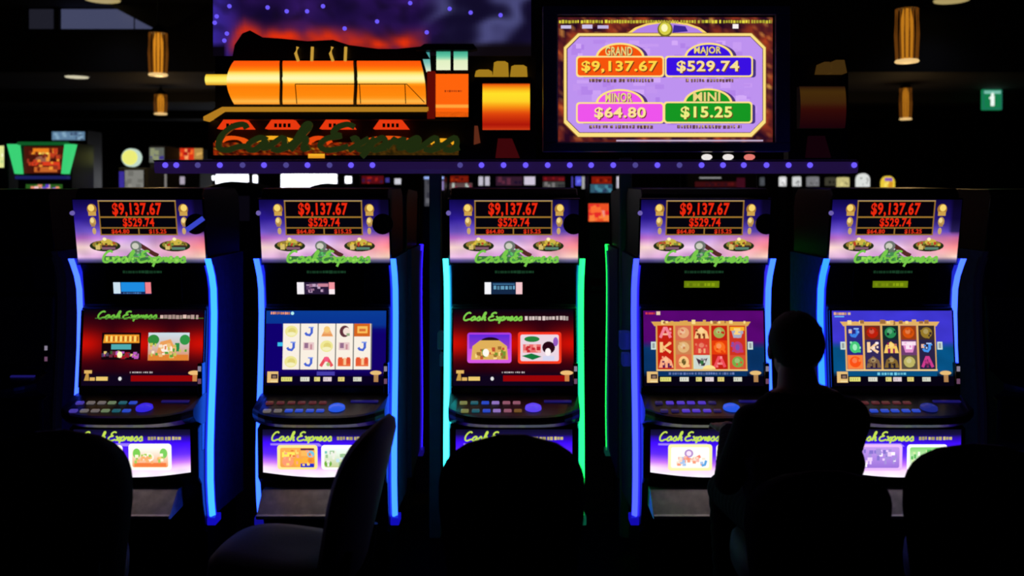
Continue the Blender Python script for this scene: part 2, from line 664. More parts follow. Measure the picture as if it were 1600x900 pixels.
def art_screen1(c):
    x0 = 130
    screen_bg_menu(c, x0)
    c.script(150, 487, 247, 498, 2.6, (110, 190, 64))
    c.rect(148, 497, 318, 498.4, (60, 110, 40))
    c.dashes(250, 492, 310, 499, (214, 180, 170), 5, .5, .8, .15)
    # left tile: a night street under a title
    c.rect(160, 520, 221, 562, (20, 4, 10))
    c.poly([(164, 523), (218, 523), (219, 536), (162, 536)], (240, 150, 40))
    c.rects([(166 + i * 7.4, 525, 169 + i * 7.4, 534, (250, 220, 110)) for i in range(7)])
    c.rects([(170.5 + i * 7.4, 526, 172 + i * 7.4, 533, (150, 60, 20)) for i in range(7)])
    c.rect(175, 538, 206, 546, (80, 170, 175))
    c.speckle(160, 548, 220, 562, [(190, 90, 190), (160, 20, 40), (60, 90, 50), (70, 60, 90), (230, 200, 120), (110, 40, 60)], 34, 3, 7, 11)
    c.ell(189, 554, 4, 5, (255, 250, 190))
    # right tile: garden
    c.rect(233, 520, 297, 563, (205, 225, 235), (220, 130, 60))
    c.ell(241, 531, 9, 8, (50, 140, 60))
    c.ell(290, 531, 8, 8, (50, 150, 70))
    c.poly([(246, 552), (252, 534), (268, 530), (278, 550)], (236, 160, 90))
    c.ell(262, 545, 9, 7, (255, 240, 225))
    c.rect(275, 536, 282, 549, (40, 140, 70))
    c.rect(234, 554, 296, 563, (225, 130, 50))
    c.speckle(234, 536, 296, 560, [(200, 200, 90), (90, 160, 60), (240, 190, 120), (220, 120, 60), (250, 230, 200)], 32, 2, 6, 12)
    menu_bottom(c, x0)


def art_screen3(c):
    x0 = 708
    screen_bg_menu(c, x0)
    c.script(722, 489, 818, 501, 2.7, (126, 204, 76))
    c.dashes(820, 494, 888, 501, (214, 195, 190), 6, .4, .7, .12)
    # left tile: gold shrine on violet
    c.rrect(730, 520, 799, 567, 4, (170, 60, 220), (220, 90, 230))
    c.rect(733, 523, 796, 545, (92, 40, 220), (150, 60, 200))
    c.ell(766, 535, 16, 8, (34, 10, 30))
    c.poly([(736, 562), (738, 541), (750, 532), (780, 532), (792, 541), (794, 562)], (224, 176, 90))
    c.speckle(738, 540, 792, 562, [(250, 220, 140), (160, 110, 50), (120, 150, 50), (200, 80, 50), (240, 190, 100)], 34, 3, 7, 21)
    c.ell(759, 551, 5, 6, (255, 250, 240))
    # right tile: portrait and fan on white
    c.rrect(809, 519, 877, 568, 4, (250, 50, 30), (250, 60, 30))
    c.rrect(813, 523, 873, 564, 3, (236, 214, 226))
    c.ell(831, 530, 12, 4.5, (40, 130, 60))
    c.rect(817, 538, 845, 551, (236, 110, 110))
    c.speckle(817, 538, 845, 551, [(250, 170, 160), (200, 40, 50), (240, 190, 180)], 12, 3, 6, 22)
    c.poly([(815, 556), (830, 552), (846, 557), (832, 562)], (20, 120, 60))
    c.ell(857, 543, 10, 9.5, (40, 6, 20))
    c.ell(856, 550, 4.5, 6, (255, 244, 244))
    c.rect(848, 556, 866, 563, (214, 214, 240))
    c.ell(868, 534, 4, 7, (150, 90, 190))
    menu_bottom(c, x0)


def letter_J(c, x, y, col, col2):
    c.stroke([(x + 4, y - 6), (x + 4, y + 2), (x + 1, y + 6), (x - 4, y + 5), (x - 6, y + 2)], 4, col)
    c.rect(x - 1, y - 7, x + 7, y - 5, col2)


def art_screen2(c):
    x0 = 415
    c.grid(415, 486, 603, 602, 6, 16, lambda u, v: stops([(0, (10, 60, 150)), (.2, (8, 50, 145)), (.26, (14, 0, 110)), (.8, (20, 0, 104)), (.88, (12, 0, 60)), (1, (4, 0, 16))], v))
    c.rect(415, 506, 440, 580, (16, 0, 110))
    c.dashes(422, 487.5, 452, 492, (236, 150, 110), 8, .4, .7, .1)
    c.ell(456, 490, 2.6, 2.6, (180, 240, 240))
    for i in range(5):
        x = 442 + i * 27.8
        c.rect(x, 506, x + 26, 577, (250, 240, 226))
        c.rect(x + 26, 506, x + 27.8, 577, (120, 120, 116))
    X = [455 + i * 27.8 for i in range(5)]
    Y = [518, 541, 565]
    blue, bl2 = (70, 100, 210), (120, 150, 235)
    for i, j, k in ((0, 0, 'y'), (1, 0, 'J'), (2, 0, 'A'), (3, 0, 'C'), (4, 0, 'O'), (0, 1, 'J'), (1, 1, 'm'), (2, 1, 'y'), (3, 1, 'm'), (4, 1, 'J'), (0, 2, 'y'), (1, 2, 'J'), (2, 2, 'R'), (3, 2, 'T'), (4, 2, 'T')):
        x, y = X[i], Y[j]
        if k == 'J':
            letter_J(c, x, y, blue, bl2)
        elif k == 'y':
            c.ell(x, y, 10, 9, (240, 232, 150))
            c.ell(x + 1, y, 6, 5.5, (226, 212, 120))
            c.ell(x, y + 4, 7, 3, (246, 240, 190))
        elif k == 'A':
            c.poly([(x - 9, y + 8), (x - 2, y - 6), (x + 3, y - 6), (x + 10, y + 8)], (242, 176, 110))
            c.ell(x, y - 3, 5, 5, (246, 200, 120))
            c.rect(x - 7, y + 4, x + 8, y + 7, (232, 150, 90))
        elif k == 'C':
            c.ell(x, y, 8, 9, (96, 50, 60))
            c.ell(x + 3, y, 5.5, 6, (246, 226, 214))
            c.rect(x + 3, y + 3, x + 8, y + 7, (150, 170, 130))
        elif k == 'm':
            c.rect(x - 9, y - 6, x + 8, y + 6, (232, 200, 200))
            c.rect(x - 7, y - 5, x - 1, y + 3, (150, 110, 140))
            c.rect(x + 2, y - 3, x + 5, y + 5, (200, 140, 150))
        elif k == 'R':
            c.stroke([(x - 9, y + 7), (x - 1, y - 6), (x + 1, y - 6), (x + 9, y + 7)], 5, (232, 80, 90))
            c.ell(x, y - 4, 4, 4, (246, 90, 130))
            c.ell(x + 3, y + 4, 3, 3, (170, 190, 120))
        elif k == 'T':
            c.rect(x - 10, y - 5, x + 10, y + 7, (234, 110, 60))
            c.rect(x - 9, y - 7, x - 3, y + 5, (232, 90, 50))
            c.rect(x - 1, y - 6, x + 3, y + 5, (250, 200, 150))
            c.rect(x + 4, y - 7, x + 9, y + 3, (226, 80, 50))
        elif k == 'O':
            c.rect(x - 13, y - 12, x + 12, y + 8, (214, 100, 30))
            c.rect(x - 8, y - 8, x + 8, y + 3, (250, 190, 90))
            c.rect(x - 5, y - 4, x + 5, y, (220, 110, 50))
    c.rect(434, 535, 442, 541, (60, 190, 236))
    c.rect(496, 580, 524, 586, (70, 60, 170))
    c.rect(415, 587, 603, 598, (8, 0, 30))
    reel_bottom(c, x0, 2)


def reel_art(c, x0, bgc, lower, cell, cols, frame, cells, seed):
    """five reels of three cells in a gilt frame"""
    x1 = x0 + 188

    def fn(u, v):
        k = 1 + .12 * noise.noise(Vector((u * 7, v * 7, seed)))
        q = bgc if v < .42 else mix(bgc, lower, (v - .42) / .06)
        if v > .82:
            q = mix(q, (6, 2, 16), (v - .82) / .06)
        return tuple(max(0, min(255, t * k)) for t in q)
    c.grid(x0, 486, x1, 602, 20, 20, fn)
    fx0, fx1 = x0 + 20, x0 + 160
    c.poly([(fx0 - 8, 503), (fx1 + 8, 503), (fx1 + 3, 510), (fx0 - 3, 510)], frame)
    c.speckle(fx0, 502, fx1, 506, [(250, 220, 140), (160, 110, 60), frame], 16, 3, 7, seed)
    c.rect(fx0 - 1, 509, fx1 + 1, 579, frame)
    wdt = (fx1 - fx0) / 5
    R = random.Random(seed)
    for i in range(5):
        a = fx0 + i * wdt
        c.rect(a + 1.5, 509, a + wdt - 1.5, 577, cols[i % len(cols)])
        for j in range(3):
            kind, q1, q2 = cells[j][i]
            x, y = a + wdt / 2, 520 + j * 22.6
            if kind == 'b':
                c.rect(x - 12, y - 10.5, x + 12, y + 11, q1)
                c.ell(x, y, 9, 8.5, q2)
                c.ell(x - 1, y - 2, 4, 4, mix(q2, (255, 255, 255), .25))
            elif kind == 'K':
                c.rect(x - 9, y - 8, x - 4, y + 8, q1)
                c.stroke([(x + 8, y - 7), (x - 3, y + 1), (x + 8, y + 8)], 4.5, q1)
                c.rect(x + 4, y - 8, x + 9, y - 5, q2)
            elif kind == 'A':
                c.stroke([(x - 8, y + 8), (x - 1, y - 8), (x + 1, y - 8), (x + 8, y + 8)], 4.5, q1)
                c.rect(x - 4, y + 1, x + 4, y + 4, q2)
            elif kind == 'J':
                letter_J(c, x, y, q1, q2)
                c.rect(x - 9, y - 5, x - 4, y + 1, (235, 190, 170))
            elif kind == 'Q':
                c.ell(x, y, 8, 9, q1)
                c.ell(x, y, 3.5, 5, q2)
                c.rect(x + 2, y + 4, x + 9, y + 8, q1)
            elif kind == 'T':
                c.rect(x - 11, y - 9, x + 11, y - 3, q1)
                c.poly([(x - 9, y - 3), (x + 9, y - 3), (x + 6, y + 8), (x - 6, y + 8)], q2)
                c.rect(x - 5, y - 7, x + 5, y + 3, mix(q1, (255, 255, 255), .4))
            elif kind == 'o':
                c.poly([(x - 11, y + 9), (x - 8, y - 3), (x, y - 9), (x + 9, y - 2), (x + 12, y + 9)], q1)
                c.rect(x - 5, y + 2, x - 1, y + 9, q2)
                c.rect(x + 3, y + 2, x + 6, y + 9, q2)
                c.ell(x, y - 3, 4, 3.5, mix(q1, (255, 240, 180), .35))
            elif kind == 'w':
                c.rect(x - 13, y - 10.5, x + 13, y + 11, (205, 226, 205))
                c.rect(x - 11, y - 9, x + 11, y + 9.5, q1)
                c.poly([(x - 9, y - 6), (x, y - 2), (x + 9, y - 6), (x + 4, y + 6), (x - 4, y + 6)], q2)
                c.ell(x, y + 1, 3, 3.5, (50, 110, 60))
            c.speckle(x - 10, y - 9, x + 10, y + 9, [q1, q2, mix(q1, q2, .5)], 4, 2, 4, R.randint(0, 9999))
    c.rect(fx0 - 1, 576.5, fx1 + 1, 579, mix(frame, (255, 250, 200), .4))
    for x in (fx0 - 9, fx1 + 2):
        c.rect(x, 534, x + 8, 546, (206, 226, 220))
        c.rect(x + 2, 536, x + 6, 544, (150, 160, 160))
    c.rect(fx0, 580, fx1, 587, lower)
    c.rect(x0, 587, x1, 602, (6, 2, 16))


def art_screen4(c):
    x0 = 1012
    red, r2 = (196, 30, 16), (214, 60, 40)
    pk, cr, gr = (244, 130, 150), (250, 200, 130), (120, 170, 70)
    cells = [[('A', pk, (250, 180, 150)), ('b', (214, 110, 80), (232, 170, 120)), ('o', cr, (130, 60, 30)), ('b', red, (160, 170, 80)), ('T', (250, 180, 40), (170, 170, 190))],
             [('K', cr, (250, 170, 110)), ('b', (206, 130, 80), (226, 180, 120)), ('o', (220, 70, 60), (240, 170, 120)), ('b', (230, 60, 10), (250, 110, 30)), ('Q', (190, 60, 120), (130, 80, 170))],
             [('o', (250, 170, 130), (90, 20, 80)), ('Q', cr, (110, 90, 40)), ('w', (206, 214, 206), (60, 40, 60)), ('A', (240, 80, 90), (250, 150, 150)), ('b', (214, 80, 50), gr)]]
    reel_art(c, x0, (86, 6, 110), (8, 50, 100), 0, [red, (222, 110, 70), r2, red, (206, 50, 30)], (222, 166, 80), cells, 41)
    c.dashes(1015, 488, 1030, 492, (230, 60, 80), 3, .5, .9, .1)
    c.rect(1032, 487, 1038, 492.5, (232, 205, 170))
    c.dashes(1050, 581, 1152, 585, (96, 116, 170), 6, .5, 1, .2)
    c.ell(1113, 576, 10, 6, (252, 226, 140), a0=-PI, a1=0)
    reel_bottom(c, x0, 5)


def art_screen5(c):
    x0 = 1302
    dk = (36, 24, 60)
    cells = [[('J', (60, 130, 230), (150, 190, 250)), ('b', (120, 40, 20), (190, 30, 10)), ('b', (20, 40, 40), (40, 140, 80)), ('b', (150, 60, 20), (214, 80, 10)), ('b', (56, 40, 40), (150, 120, 40))],
             [('Q', (70, 200, 120), (160, 240, 190)), ('K', (252, 210, 160), (250, 240, 250)), ('o', (250, 205, 100), (150, 30, 90)), ('T', (252, 220, 240), (226, 140, 200)), ('J', (70, 150, 240), (170, 200, 250))],
             [('b', (250, 130, 60), (250, 80, 20)), ('o', (130, 100, 66), (40, 20, 50)), ('o', (130, 100, 46), (36, 30, 40)), ('b', (90, 80, 60), (190, 180, 100)), ('A', (206, 60, 140), (130, 40, 90))]]
    reel_art(c, x0, (62, 54, 206), (6, 80, 130), 0, [(44, 40, 130), (50, 40, 90), (40, 34, 60), (110, 60, 110), (40, 34, 70)], (226, 176, 100), cells, 51)
    c.dashes(1304, 488, 1324, 493, (240, 180, 150), 3, .6, 1, .08)
    c.rect(1305, 494, 1320, 496, (110, 180, 240))
    c.dashes(1326, 488.5, 1334, 493, (240, 205, 170), 9)
    c.dashes(1369, 581, 1415, 585.6, (110, 200, 226), 6, .5, 1, .2)
    reel_bottom(c, x0, 7)


def art_belly(c, kind):
    def fn(u, v):
        lf = [(0, (10, 8, 40)), (.12, (30, 16, 110)), (.3, (58, 10, 240)), (.55, (92, 40, 250)), (.74, (190, 110, 240)), (.86, (250, 214, 246)), (1, (245, 236, 255))]
        q = stops(lf, v)
        if v < .16:
            q = mix(q, (14, 12, 34), .6)
        return tuple(min(255, t * (1 + .1 * noise.noise(Vector((u * 8, v * 6, 3))))) for t in q)
    c.grid(712, 670, 894, 738, 24, 16, fn, yb=lambda u: 738 + 8 * math.sin(PI * u))
    c.script(724, 674, 822, 688, 2.5, (186, 214, 78))
    c.dashes(828, 681, 880, 687, (206, 190, 120), 7, .5, .9, .15)
    c.poly([(724, 692), (800, 692), (806, 697), (724, 695)], (150, 120, 255))

    def tile(x0, y0, x1, y1, brd):
        c.rrect(x0 - 2.5, y0 - 2.5, x1 + 2.5, y1 + 2.5, 5, brd)
    if kind == 'garden':
        tile(800, 695, 862, 732, (255, 250, 236))
        c.rrect(803, 698, 859, 730, 3, (250, 250, 240), (240, 150, 80))
        c.ell(810, 708, 6, 8, (120, 200, 80))
        c.ell(852, 708, 6, 8, (120, 200, 90))
        c.ell(828, 714, 9, 7, (255, 240, 220))
        c.rect(806, 723, 856, 729, (236, 120, 60))
        c.speckle(806, 708, 856, 724, [(240, 200, 120), (160, 200, 90), (250, 170, 110), (250, 240, 210)], 26, 3, 6, 71)
        tile(734, 697, 786, 730, (255, 245, 236))
        c.rrect(737, 700, 783, 727, 3, (230, 160, 90), (150, 60, 60))
    elif kind == 'loot':
        tile(737, 697, 795, 731, (252, 226, 140))
        c.rrect(739, 699, 793, 730, 3, (240, 170, 80), (232, 150, 70))
        c.rect(742, 706, 762, 714, (248, 226, 90))
        c.ell(751, 721, 9, 8, (244, 150, 110))
        c.ell(767, 722, 6, 7, (246, 170, 50))
        c.rect(771, 700, 792, 703, (90, 40, 70))
        c.rect(772, 704, 783, 712, (250, 180, 90))
        c.ell(787, 709, 5.5, 5.5, (110, 190, 220))
        c.ell(778, 719, 6, 5, (246, 170, 60))
        c.ell(787, 719, 5, 5, (240, 140, 40))
        c.rect(771, 724, 792, 730, (30, 40, 190))
        c.speckle(742, 702, 790, 728, [(250, 210, 110), (220, 120, 60), (250, 160, 130)], 22, 2, 5, 72)
        tile(806, 697, 862, 731, (255, 250, 250))
        c.rrect(808, 699, 860, 730, 3, (236, 250, 246), (190, 200, 140))
        c.rect(809, 704, 818, 708, (110, 190, 180))
        c.ell(814, 724, 6, 5, (110, 170, 60))
        c.speckle(809, 702, 858, 729, [(230, 230, 220), (150, 190, 140), (190, 220, 230)], 22, 3, 6, 73)
    elif kind == 'pearl':
        tile(742, 696, 806, 733, (246, 236, 170))
        c.rrect(744, 698, 804, 731, 3, (250, 248, 240))
        c.ell(772, 708, 7, 6.5, (176, 140, 200))
        c.ell(772, 708, 4, 4, (240, 220, 240))
        c.stroke([(757, 722), (766, 715), (778, 719), (790, 712)], 5, (240, 130, 110))
        c.speckle(750, 712, 800, 728, [(240, 150, 120), (250, 220, 200), (240, 180, 170), (160, 190, 230)], 26, 3, 6, 74)
        c.stroke([(792, 727), (797, 726), (799, 719)], 4, (90, 160, 220))
        tile(817, 696, 872, 733, (255, 246, 236))
        c.rrect(819, 698, 870, 731, 3, (246, 220, 190), (220, 150, 110))
        c.speckle(820, 700, 868, 730, [(240, 200, 150), (200, 110, 80), (250, 240, 220)], 22, 3, 7, 75)
    else:
        tile(735, 696, 800, 733, (226, 180, 240))
        c.rrect(737, 698, 798, 731, 3, (190, 150, 230), (150, 110, 210))
        c.speckle(739, 700, 796, 730, [(230, 200, 250), (130, 110, 200), (250, 240, 255), (160, 140, 210)], 30, 3, 8, 76)
        tile(812, 696, 870, 733, (255, 255, 250))
        c.rrect(814, 698, 868, 731, 3, (130, 210, 110), (230, 240, 220))
        c.speckle(815, 700, 866, 730, [(240, 250, 230), (90, 180, 90), (200, 230, 160)], 22, 3, 7, 77)


def ticket_art(c, kind):
    if kind == 'blue':
        c.rect(757, 441, 816, 460, (24, 40, 90))
        c.rect(757, 441, 768, 459, (205, 226, 240))
        c.rect(769, 441, 806, 456, (30, 140, 226))
        c.rect(807, 441, 816, 459, (240, 130, 140))
        c.dashes(772, 457, 800, 459.5, (70, 120, 180), 3)
    elif kind == 'white':
        c.rect(757, 441, 816, 460, (40, 26, 56))
        c.rect(757, 441, 768, 460, (245, 240, 245))
        c.speckle(770, 443, 806, 458, [(150, 110, 140), (90, 60, 100), (190, 160, 190)], 14, 3, 7, 9)
        c.rect(790, 443, 806, 448, (200, 130, 150))
        c.rect(807, 441, 816, 452, (244, 150, 160))
        c.rect(807, 452, 816, 460, (250, 235, 240))
    elif kind == 'teal':
        c.rect(757, 441, 816, 460, (20, 40, 70))
        c.rect(757, 441, 767, 460, (245, 245, 250))
        c.dashes(771, 446, 804, 453, (110, 170, 205), 3, .5, .8, .25)
        c.rect(770, 443, 804, 445, (60, 110, 150))
        c.rect(806, 441, 816, 460, (246, 200, 205))
    else:
        c.rect(773, 439, 828, 449.5, (104, 128, 10))
        c.dashes(777, 442, 824, 447.5, (130, 152, 14), 3, .5, 1, .3)


def slot_machine(x, y0, cfg, rz=0.0):
    r = empty('slot_machine', (x, y0, 0), rz)
    tag(r, cfg['label'], 'slot machine', cfg['group'])
    MB().box(-.27, .27, .06, .50, 0, .25).build('pedestal', 'cab', r, bevel=.008)
    MB().box(-.28, .28, .04, .055, .03, .22).build('pedestal_door', 'gloss', r, bevel=.004)
    MB().prism_x(CABPROF, -.282, .282).build('cabinet', 'cab', r, bevel=.006)
    for sx in (-1, 1):
        # side wing that carries the light strip
        prof = [(a + .04, b) for a, b in STRIP] + [(.50, .255), (.50, 1.455)]
        a, b = sorted((sx * .283, sx * .305))
        MB().prism_x(prof, a, b).build('side_panel', 'side', r)
        s = 'L' if sx < 0 else 'R'
        strip_mesh(sx * .293, sx * .316, 0, .020, STRIP).build('light_strip', cfg['strip' + s], r)
        hp = [(p + .003, q) for p, q in STRIP[1:]]
        hs = strip_mesh(sx * .2825, sx * .2925, .002, .03, hp)
        h2 = strip_mesh(sx * .2926, sx * .3145, .022, .036, hp)
        hs.add(h2.v, h2.f).build('strip_housing', cfg['glow' + s], r)  # deep glow along the strip edges put into self-lit rails
        MB().prism_x([(.02, .252), (.02, .285), (.04, .292), (.10, .285), (.10, .252)], *sorted((sx * .286, sx * .325))).build('strip_foot', cfg['foot' + s], r, bevel=.004)  # strip light at the lower end put in as a self-lit foot
    # upper backlit glass
    th = .187
    sc = 3.96 / F
    q = empty('top_glass', (0, 0, 0)) if False else MB().box(-.292, .292, -.004, .012, -.152, .150).build('top_glass', 'gloss', r, (0, -.012, 1.5735), (th, 0, 0), bevel=.003)
    if cfg.get('lit', True):
        c = Canvas(sc, 803, 362)
        art_top(c, cfg['n'])
        c.build('glass_artwork', q, (0, -.006, 0))
    MB().lathe([(.009, 0), (.011, .005), (.008, .016), (.003, .02)], (0, 0, 0), 12, 'y').build('indicator_lamp', emat('lamp_violet', (120, 104, 190), .8) if cfg.get('lit', True) else M['gloss'], r, (-.290, -.03, 1.655), (0, 0, PI))
    if cfg.get('disc'):
        dsc = MB().lathe([(.03, -.012), (.046, -.010), (.046, .0), (.03, .004)], (0, 0, 0), 24, 'y').build('round_badge', 'gloss', r, (.262, -.045, 1.607))
        if cfg['disc'] == 'bar':
            MB().box(-.045, .045, -.022, -.013, -.010, .010).build('badge_bar', emat('badge_blue', (60, 74, 210), .9), dsc, (0, 0, 0), (0, -.62, 0))  # blue reflection on the disc edge built as a self-lit bar
    # ticket and player display
    MB().box(-.17, .17, -.006, .004, -.075, .075).build('ticket_panel', 'gloss', r, (0, .034, 1.325), (.13, 0, 0), bevel=.003)
    tp = MB().box(-.10, .08, -.006, 0, -.038, .038).build('ticket_display', 'gloss', r, (0, .025, 1.328), (.13, 0, 0))
    if cfg.get('lit', True):
        c = Canvas(4.0 / F, 803, 450)
        ticket_art(c, cfg['ticket'])
        c.dashes(773, 422, 834, 427, (22, 56, 34), 3, .6, 1.2, .15)
        c.build('ticket_image', tp, (0, -.010, -.008))
    # game screen
    ths = -.0855
    sp = MB().box(-.278, .278, -.006, .008, -.172, .172).build('game_screen', 'gloss', r, (0, .0085, 1.048), (ths, 0, 0), bevel=.003)
    if cfg.get('lit', True):
        c = Canvas(4.0 / F, cfg['scx'], 545)
        cfg['screen'](c)
        c.build('screen_image', sp, (0, -.008, 0))
    # buttons on the deck
    nx = 16
    pn = len(DECKPROF)
    v, f = [], []
    for i in range(nx + 1):
        u = -1 + 2 * i / nx
        for yy, zz in DECKPROF:
            k = 1 - .42 * abs(u) ** 4 if yy < -.06 else 1
            v.append((.284 * u, yy * k, zz + (.0 if k == 1 else -(yy * k - yy) * -.10)))
    for i in range(nx):
        f += [(i * pn + j, i * pn + (j + 1) % pn, (i + 1) * pn + (j + 1) % pn, (i + 1) * pn + j) for j in range(pn)]
    f += [tuple(range(pn)), tuple(nx * pn + j for j in range(pn - 1, -1, -1))]
    dk = MB().add(v, f).build('button_deck', 'deck', r)
    BX = [724, 741, 758, 774, 791, 807]
    for j, yy in enumerate((-.112, -.19)):
        for i, bx in enumerate(BX):
            zz = .846 - (-.04 - yy) * .205
            xx = (bx - 803 + (2.0 if j else 0)) * (4 + yy) / F
            MB().box(-.0165, .0165, -.011, .011, -.004, .007).build('button', cfg['buttons'][j][i], dk, (xx, yy, zz), (.2, 0, 0), bevel=.004)
    MB().lathe([(.036, -.004), (.034, .008), (.022, .015), (.006, .017)], (0, 0, 0), 20).build('play_button', cfg['play'], dk, (.082, -.165, .822), (.2, 0, 0), smooth=True)
    MB().box(-.06, .06, -.008, .008, -.003, .004).build('deck_marking', emat('deck_blue', (30, 24, 110), .7), dk, (.19, -.10, .836), (.2, 0, 0), bevel=.002)
    # bill validator column right of the screen
    bv = MB().box(.262, .283, -.035, .01, .60, .99).build('bill_validator', 'gloss', r, bevel=.004)
    for zz, cl in ((.955, 'slot_white'), (.90, 'slot_pink'), (.66, 'slot_white')):
        MB().box(.266, .279, -.039, -.034, zz, zz + .022).build('slot_light', emat(cl, (150, 140, 160) if cl == 'slot_white' else (120, 80, 110), .8), bv)
    # lower backlit glass, its lower edge bowed
    n = 16
    pr = [(-.268, .104), (.268, .104)] + [(.268 - .536 * i / n, -.092 - .024 * math.sin(PI * i / n)) for i in range(n + 1)]
    bp = MB().prism_y(pr, -.006, .01).build('belly_glass', 'gloss', r, (0, -.088, .612), (.047, 0, 0))
    if cfg.get('lit', True):
        c = Canvas(3.9 / F, 803, 707)
        art_belly(c, cfg['belly'])
        c.build('belly_artwork', bp, (0, -.0075, 0), m='arthot')
    # coin tray
    tr = [(-.02, .36), (-.185, .352), (-.20, .36), (-.20, .372), (-.185, .374), (-.105, .446), (-.095, .45), (-.02, .45)]
    MB().prism_x(tr, -.255, .20).build('coin_tray', 'steel', r, bevel=.002)
    if cfg.get('gadget'):
        g = MB().box(-.355, -.306, .14, .22, 1.02, 1.10).box(-.345, -.306, .15, .21, .94, 1.0).build('side_box', emat('gadget_' + cfg['gadget'], {'teal': (8, 34, 44), 'blue': (12, 22, 86)}[cfg['gadget']], 1.0), r, bevel=.006)  # light from the strips put into the box as its own emission
    return r


def neon(name, col, k):
    # the strongest channel of a lit tube overloads the picture: more light of the same hue
    m = emit(name, col, 1.0)
    l = L3(col)
    mx = max(l)
    m.node_tree.nodes['Principled BSDF'].inputs['Emission Color'].default_value = tuple(q * (k if q > .8 * mx else 1.0) for q in l) + (1,)
    return m


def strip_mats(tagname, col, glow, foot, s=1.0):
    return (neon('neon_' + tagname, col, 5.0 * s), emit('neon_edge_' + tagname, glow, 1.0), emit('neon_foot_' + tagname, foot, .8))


SETS = {
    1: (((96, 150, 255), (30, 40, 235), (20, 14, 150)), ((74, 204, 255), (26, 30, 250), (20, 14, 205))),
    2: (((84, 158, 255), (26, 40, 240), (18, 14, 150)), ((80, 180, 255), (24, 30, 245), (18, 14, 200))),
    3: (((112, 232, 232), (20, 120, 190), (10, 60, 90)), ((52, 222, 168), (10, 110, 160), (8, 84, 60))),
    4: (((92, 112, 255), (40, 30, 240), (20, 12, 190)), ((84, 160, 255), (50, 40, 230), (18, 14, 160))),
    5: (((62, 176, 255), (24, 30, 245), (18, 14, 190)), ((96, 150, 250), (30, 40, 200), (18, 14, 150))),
}


def bmats(names):
    T = {'p': (74, 60, 170), 'g': (112, 104, 104), 'c': (34, 96, 110), 'e': (110, 130, 96), 'b': (44, 76, 205), 'w': (150, 120, 200), 'k': (150, 90, 110),
         'n': (120, 84, 40), 'o': (92, 40, 44), 'v': (84, 56, 205), 'd': (40, 30, 90), 'y': (126, 130, 76)}
    return [emat('button_' + k, T[k], .85) for k in names]


PLAY = {'v': (54, 40, 235), 'b': (40, 90, 235), 'w': (96, 70, 250), 'd': (30, 40, 130)}
MX = [-1.655, -.832, .009, .857, 1.702]
CFG = [
    dict(n=1, label='slot machine with dark red menu screen, garden picture on belly glass and blue bar badge', scx=222, screen=art_screen1, ticket='blue', belly='garden', disc='bar', btn=('pggecb', 'pggecb'), play='v'),
    dict(n=2, label='slot machine showing white reels with blue letters J on a blue screen', scx=509, screen=art_screen2, ticket='white', belly='loot', disc='disc', btn=('oooooo', 'ggbbbb'), play='b'),
    dict(n=3, label='slot machine edged by aqua green light strips with dark red menu screen', scx=803, screen=art_screen3, ticket='teal', belly='none', disc='disc', btn=('ycbwkk', 'ycbwkn'), play='w', gadget='teal'),
    dict(n=4, label='slot machine showing red and gold reels on a purple screen, person seated before it', scx=1106, screen=art_screen4, ticket='green', belly='pearl', disc='disc', btn=('dvvvvd', 'ddvvvd'), play='b', gadget='blue'),
    dict(n=5, label='slot machine showing dark jewelled reels on a violet blue screen', scx=1396, screen=art_screen5, ticket='green', belly='lilac', disc=None, btn=('oooooo', 'bbbbbb'), play='d'),
]
for i, cf in enumerate(CFG):
    cf['group'] = 'lit slot machines in the front row'
    for s, tr in zip('LR', SETS[i + 1]):
        cf['strip' + s], cf['glow' + s], cf['foot' + s] = strip_mats('%s%d' % (s, i), *tr)
    cf['buttons'] = [bmats(k) for k in cf.pop('btn')]
    cf['play'] = emat('play_' + cf['play'], PLAY[cf['play']], .9)
    slot_machine(MX[i], 4.0, cf)

# the machines standing back to back with the front row
BACK = [(MX[1], ((70, 40, 226), (30, 12, 150), (20, 10, 110)), 'violet edged slot machine standing back to back with the blue reel machine'),
        (MX[3], ((40, 190, 130), (10, 60, 70), (8, 60, 50)), 'green edged slot machine standing back to back with the red reel machine')]
for i, (x, tr, lab) in enumerate(BACK):
    cf = dict(CFG[1])
    a, b, d = strip_mats('back%d' % i, *tr)
    cf.update(n=11 + i, label=lab, group='slot machines facing away behind the front row', stripL=a, stripR=a, glowL=b, glowR=b, footL=d, footR=d, disc=None, lit=False)
    cf.pop('gadget', None)
    slot_machine(x, 5.20, cf, PI)

# ------------------------------------------------------------------ light bar above the row
DB = 4.42
sB = DB / F
barc = W(791, 260, DB)
bar = empty('light_bar', barc)
tag(bar, 'long purple bar with a row of violet lights above the slot machines', 'light bar')
hl = 543 * sB
MB().prism_x([(-.05, -.034), (-.06, -.015), (-.06, .020), (-.045, .030), (.06, .030), (.06, -.034)], -hl, hl).build('bar_shell', 'barbody', bar, bevel=.003)
MB().box(-hl, hl, -.064, -.058, .021, .028).build('edge_trim', 'darkmetal', bar)
xs = [266, 283, 316, 350, 385, 418, 452, 485, 519, 552, 585, 720, 753, 787, 821, 855, 889, 922, 956, 990, 1024, 1058, 1092, 1125, 1157, 1192, 1226, 1259, 1327]
for k, px in enumerate(xs):
    dim = px in (316, 385, 452, 519, 720, 990, 1058)
    MB().lathe([(.0135, 0), (.013, .006), (.007, .011), (.002, .0125)], (0, 0, 0), 12, 'y').build(
        'led', emat('led_dim' if dim else 'led_violet', (70, 62, 130) if dim else (104, 84, 255), 1.2), bar, ((px - 791) * sB, -.0615, .004), (0, 0, PI))
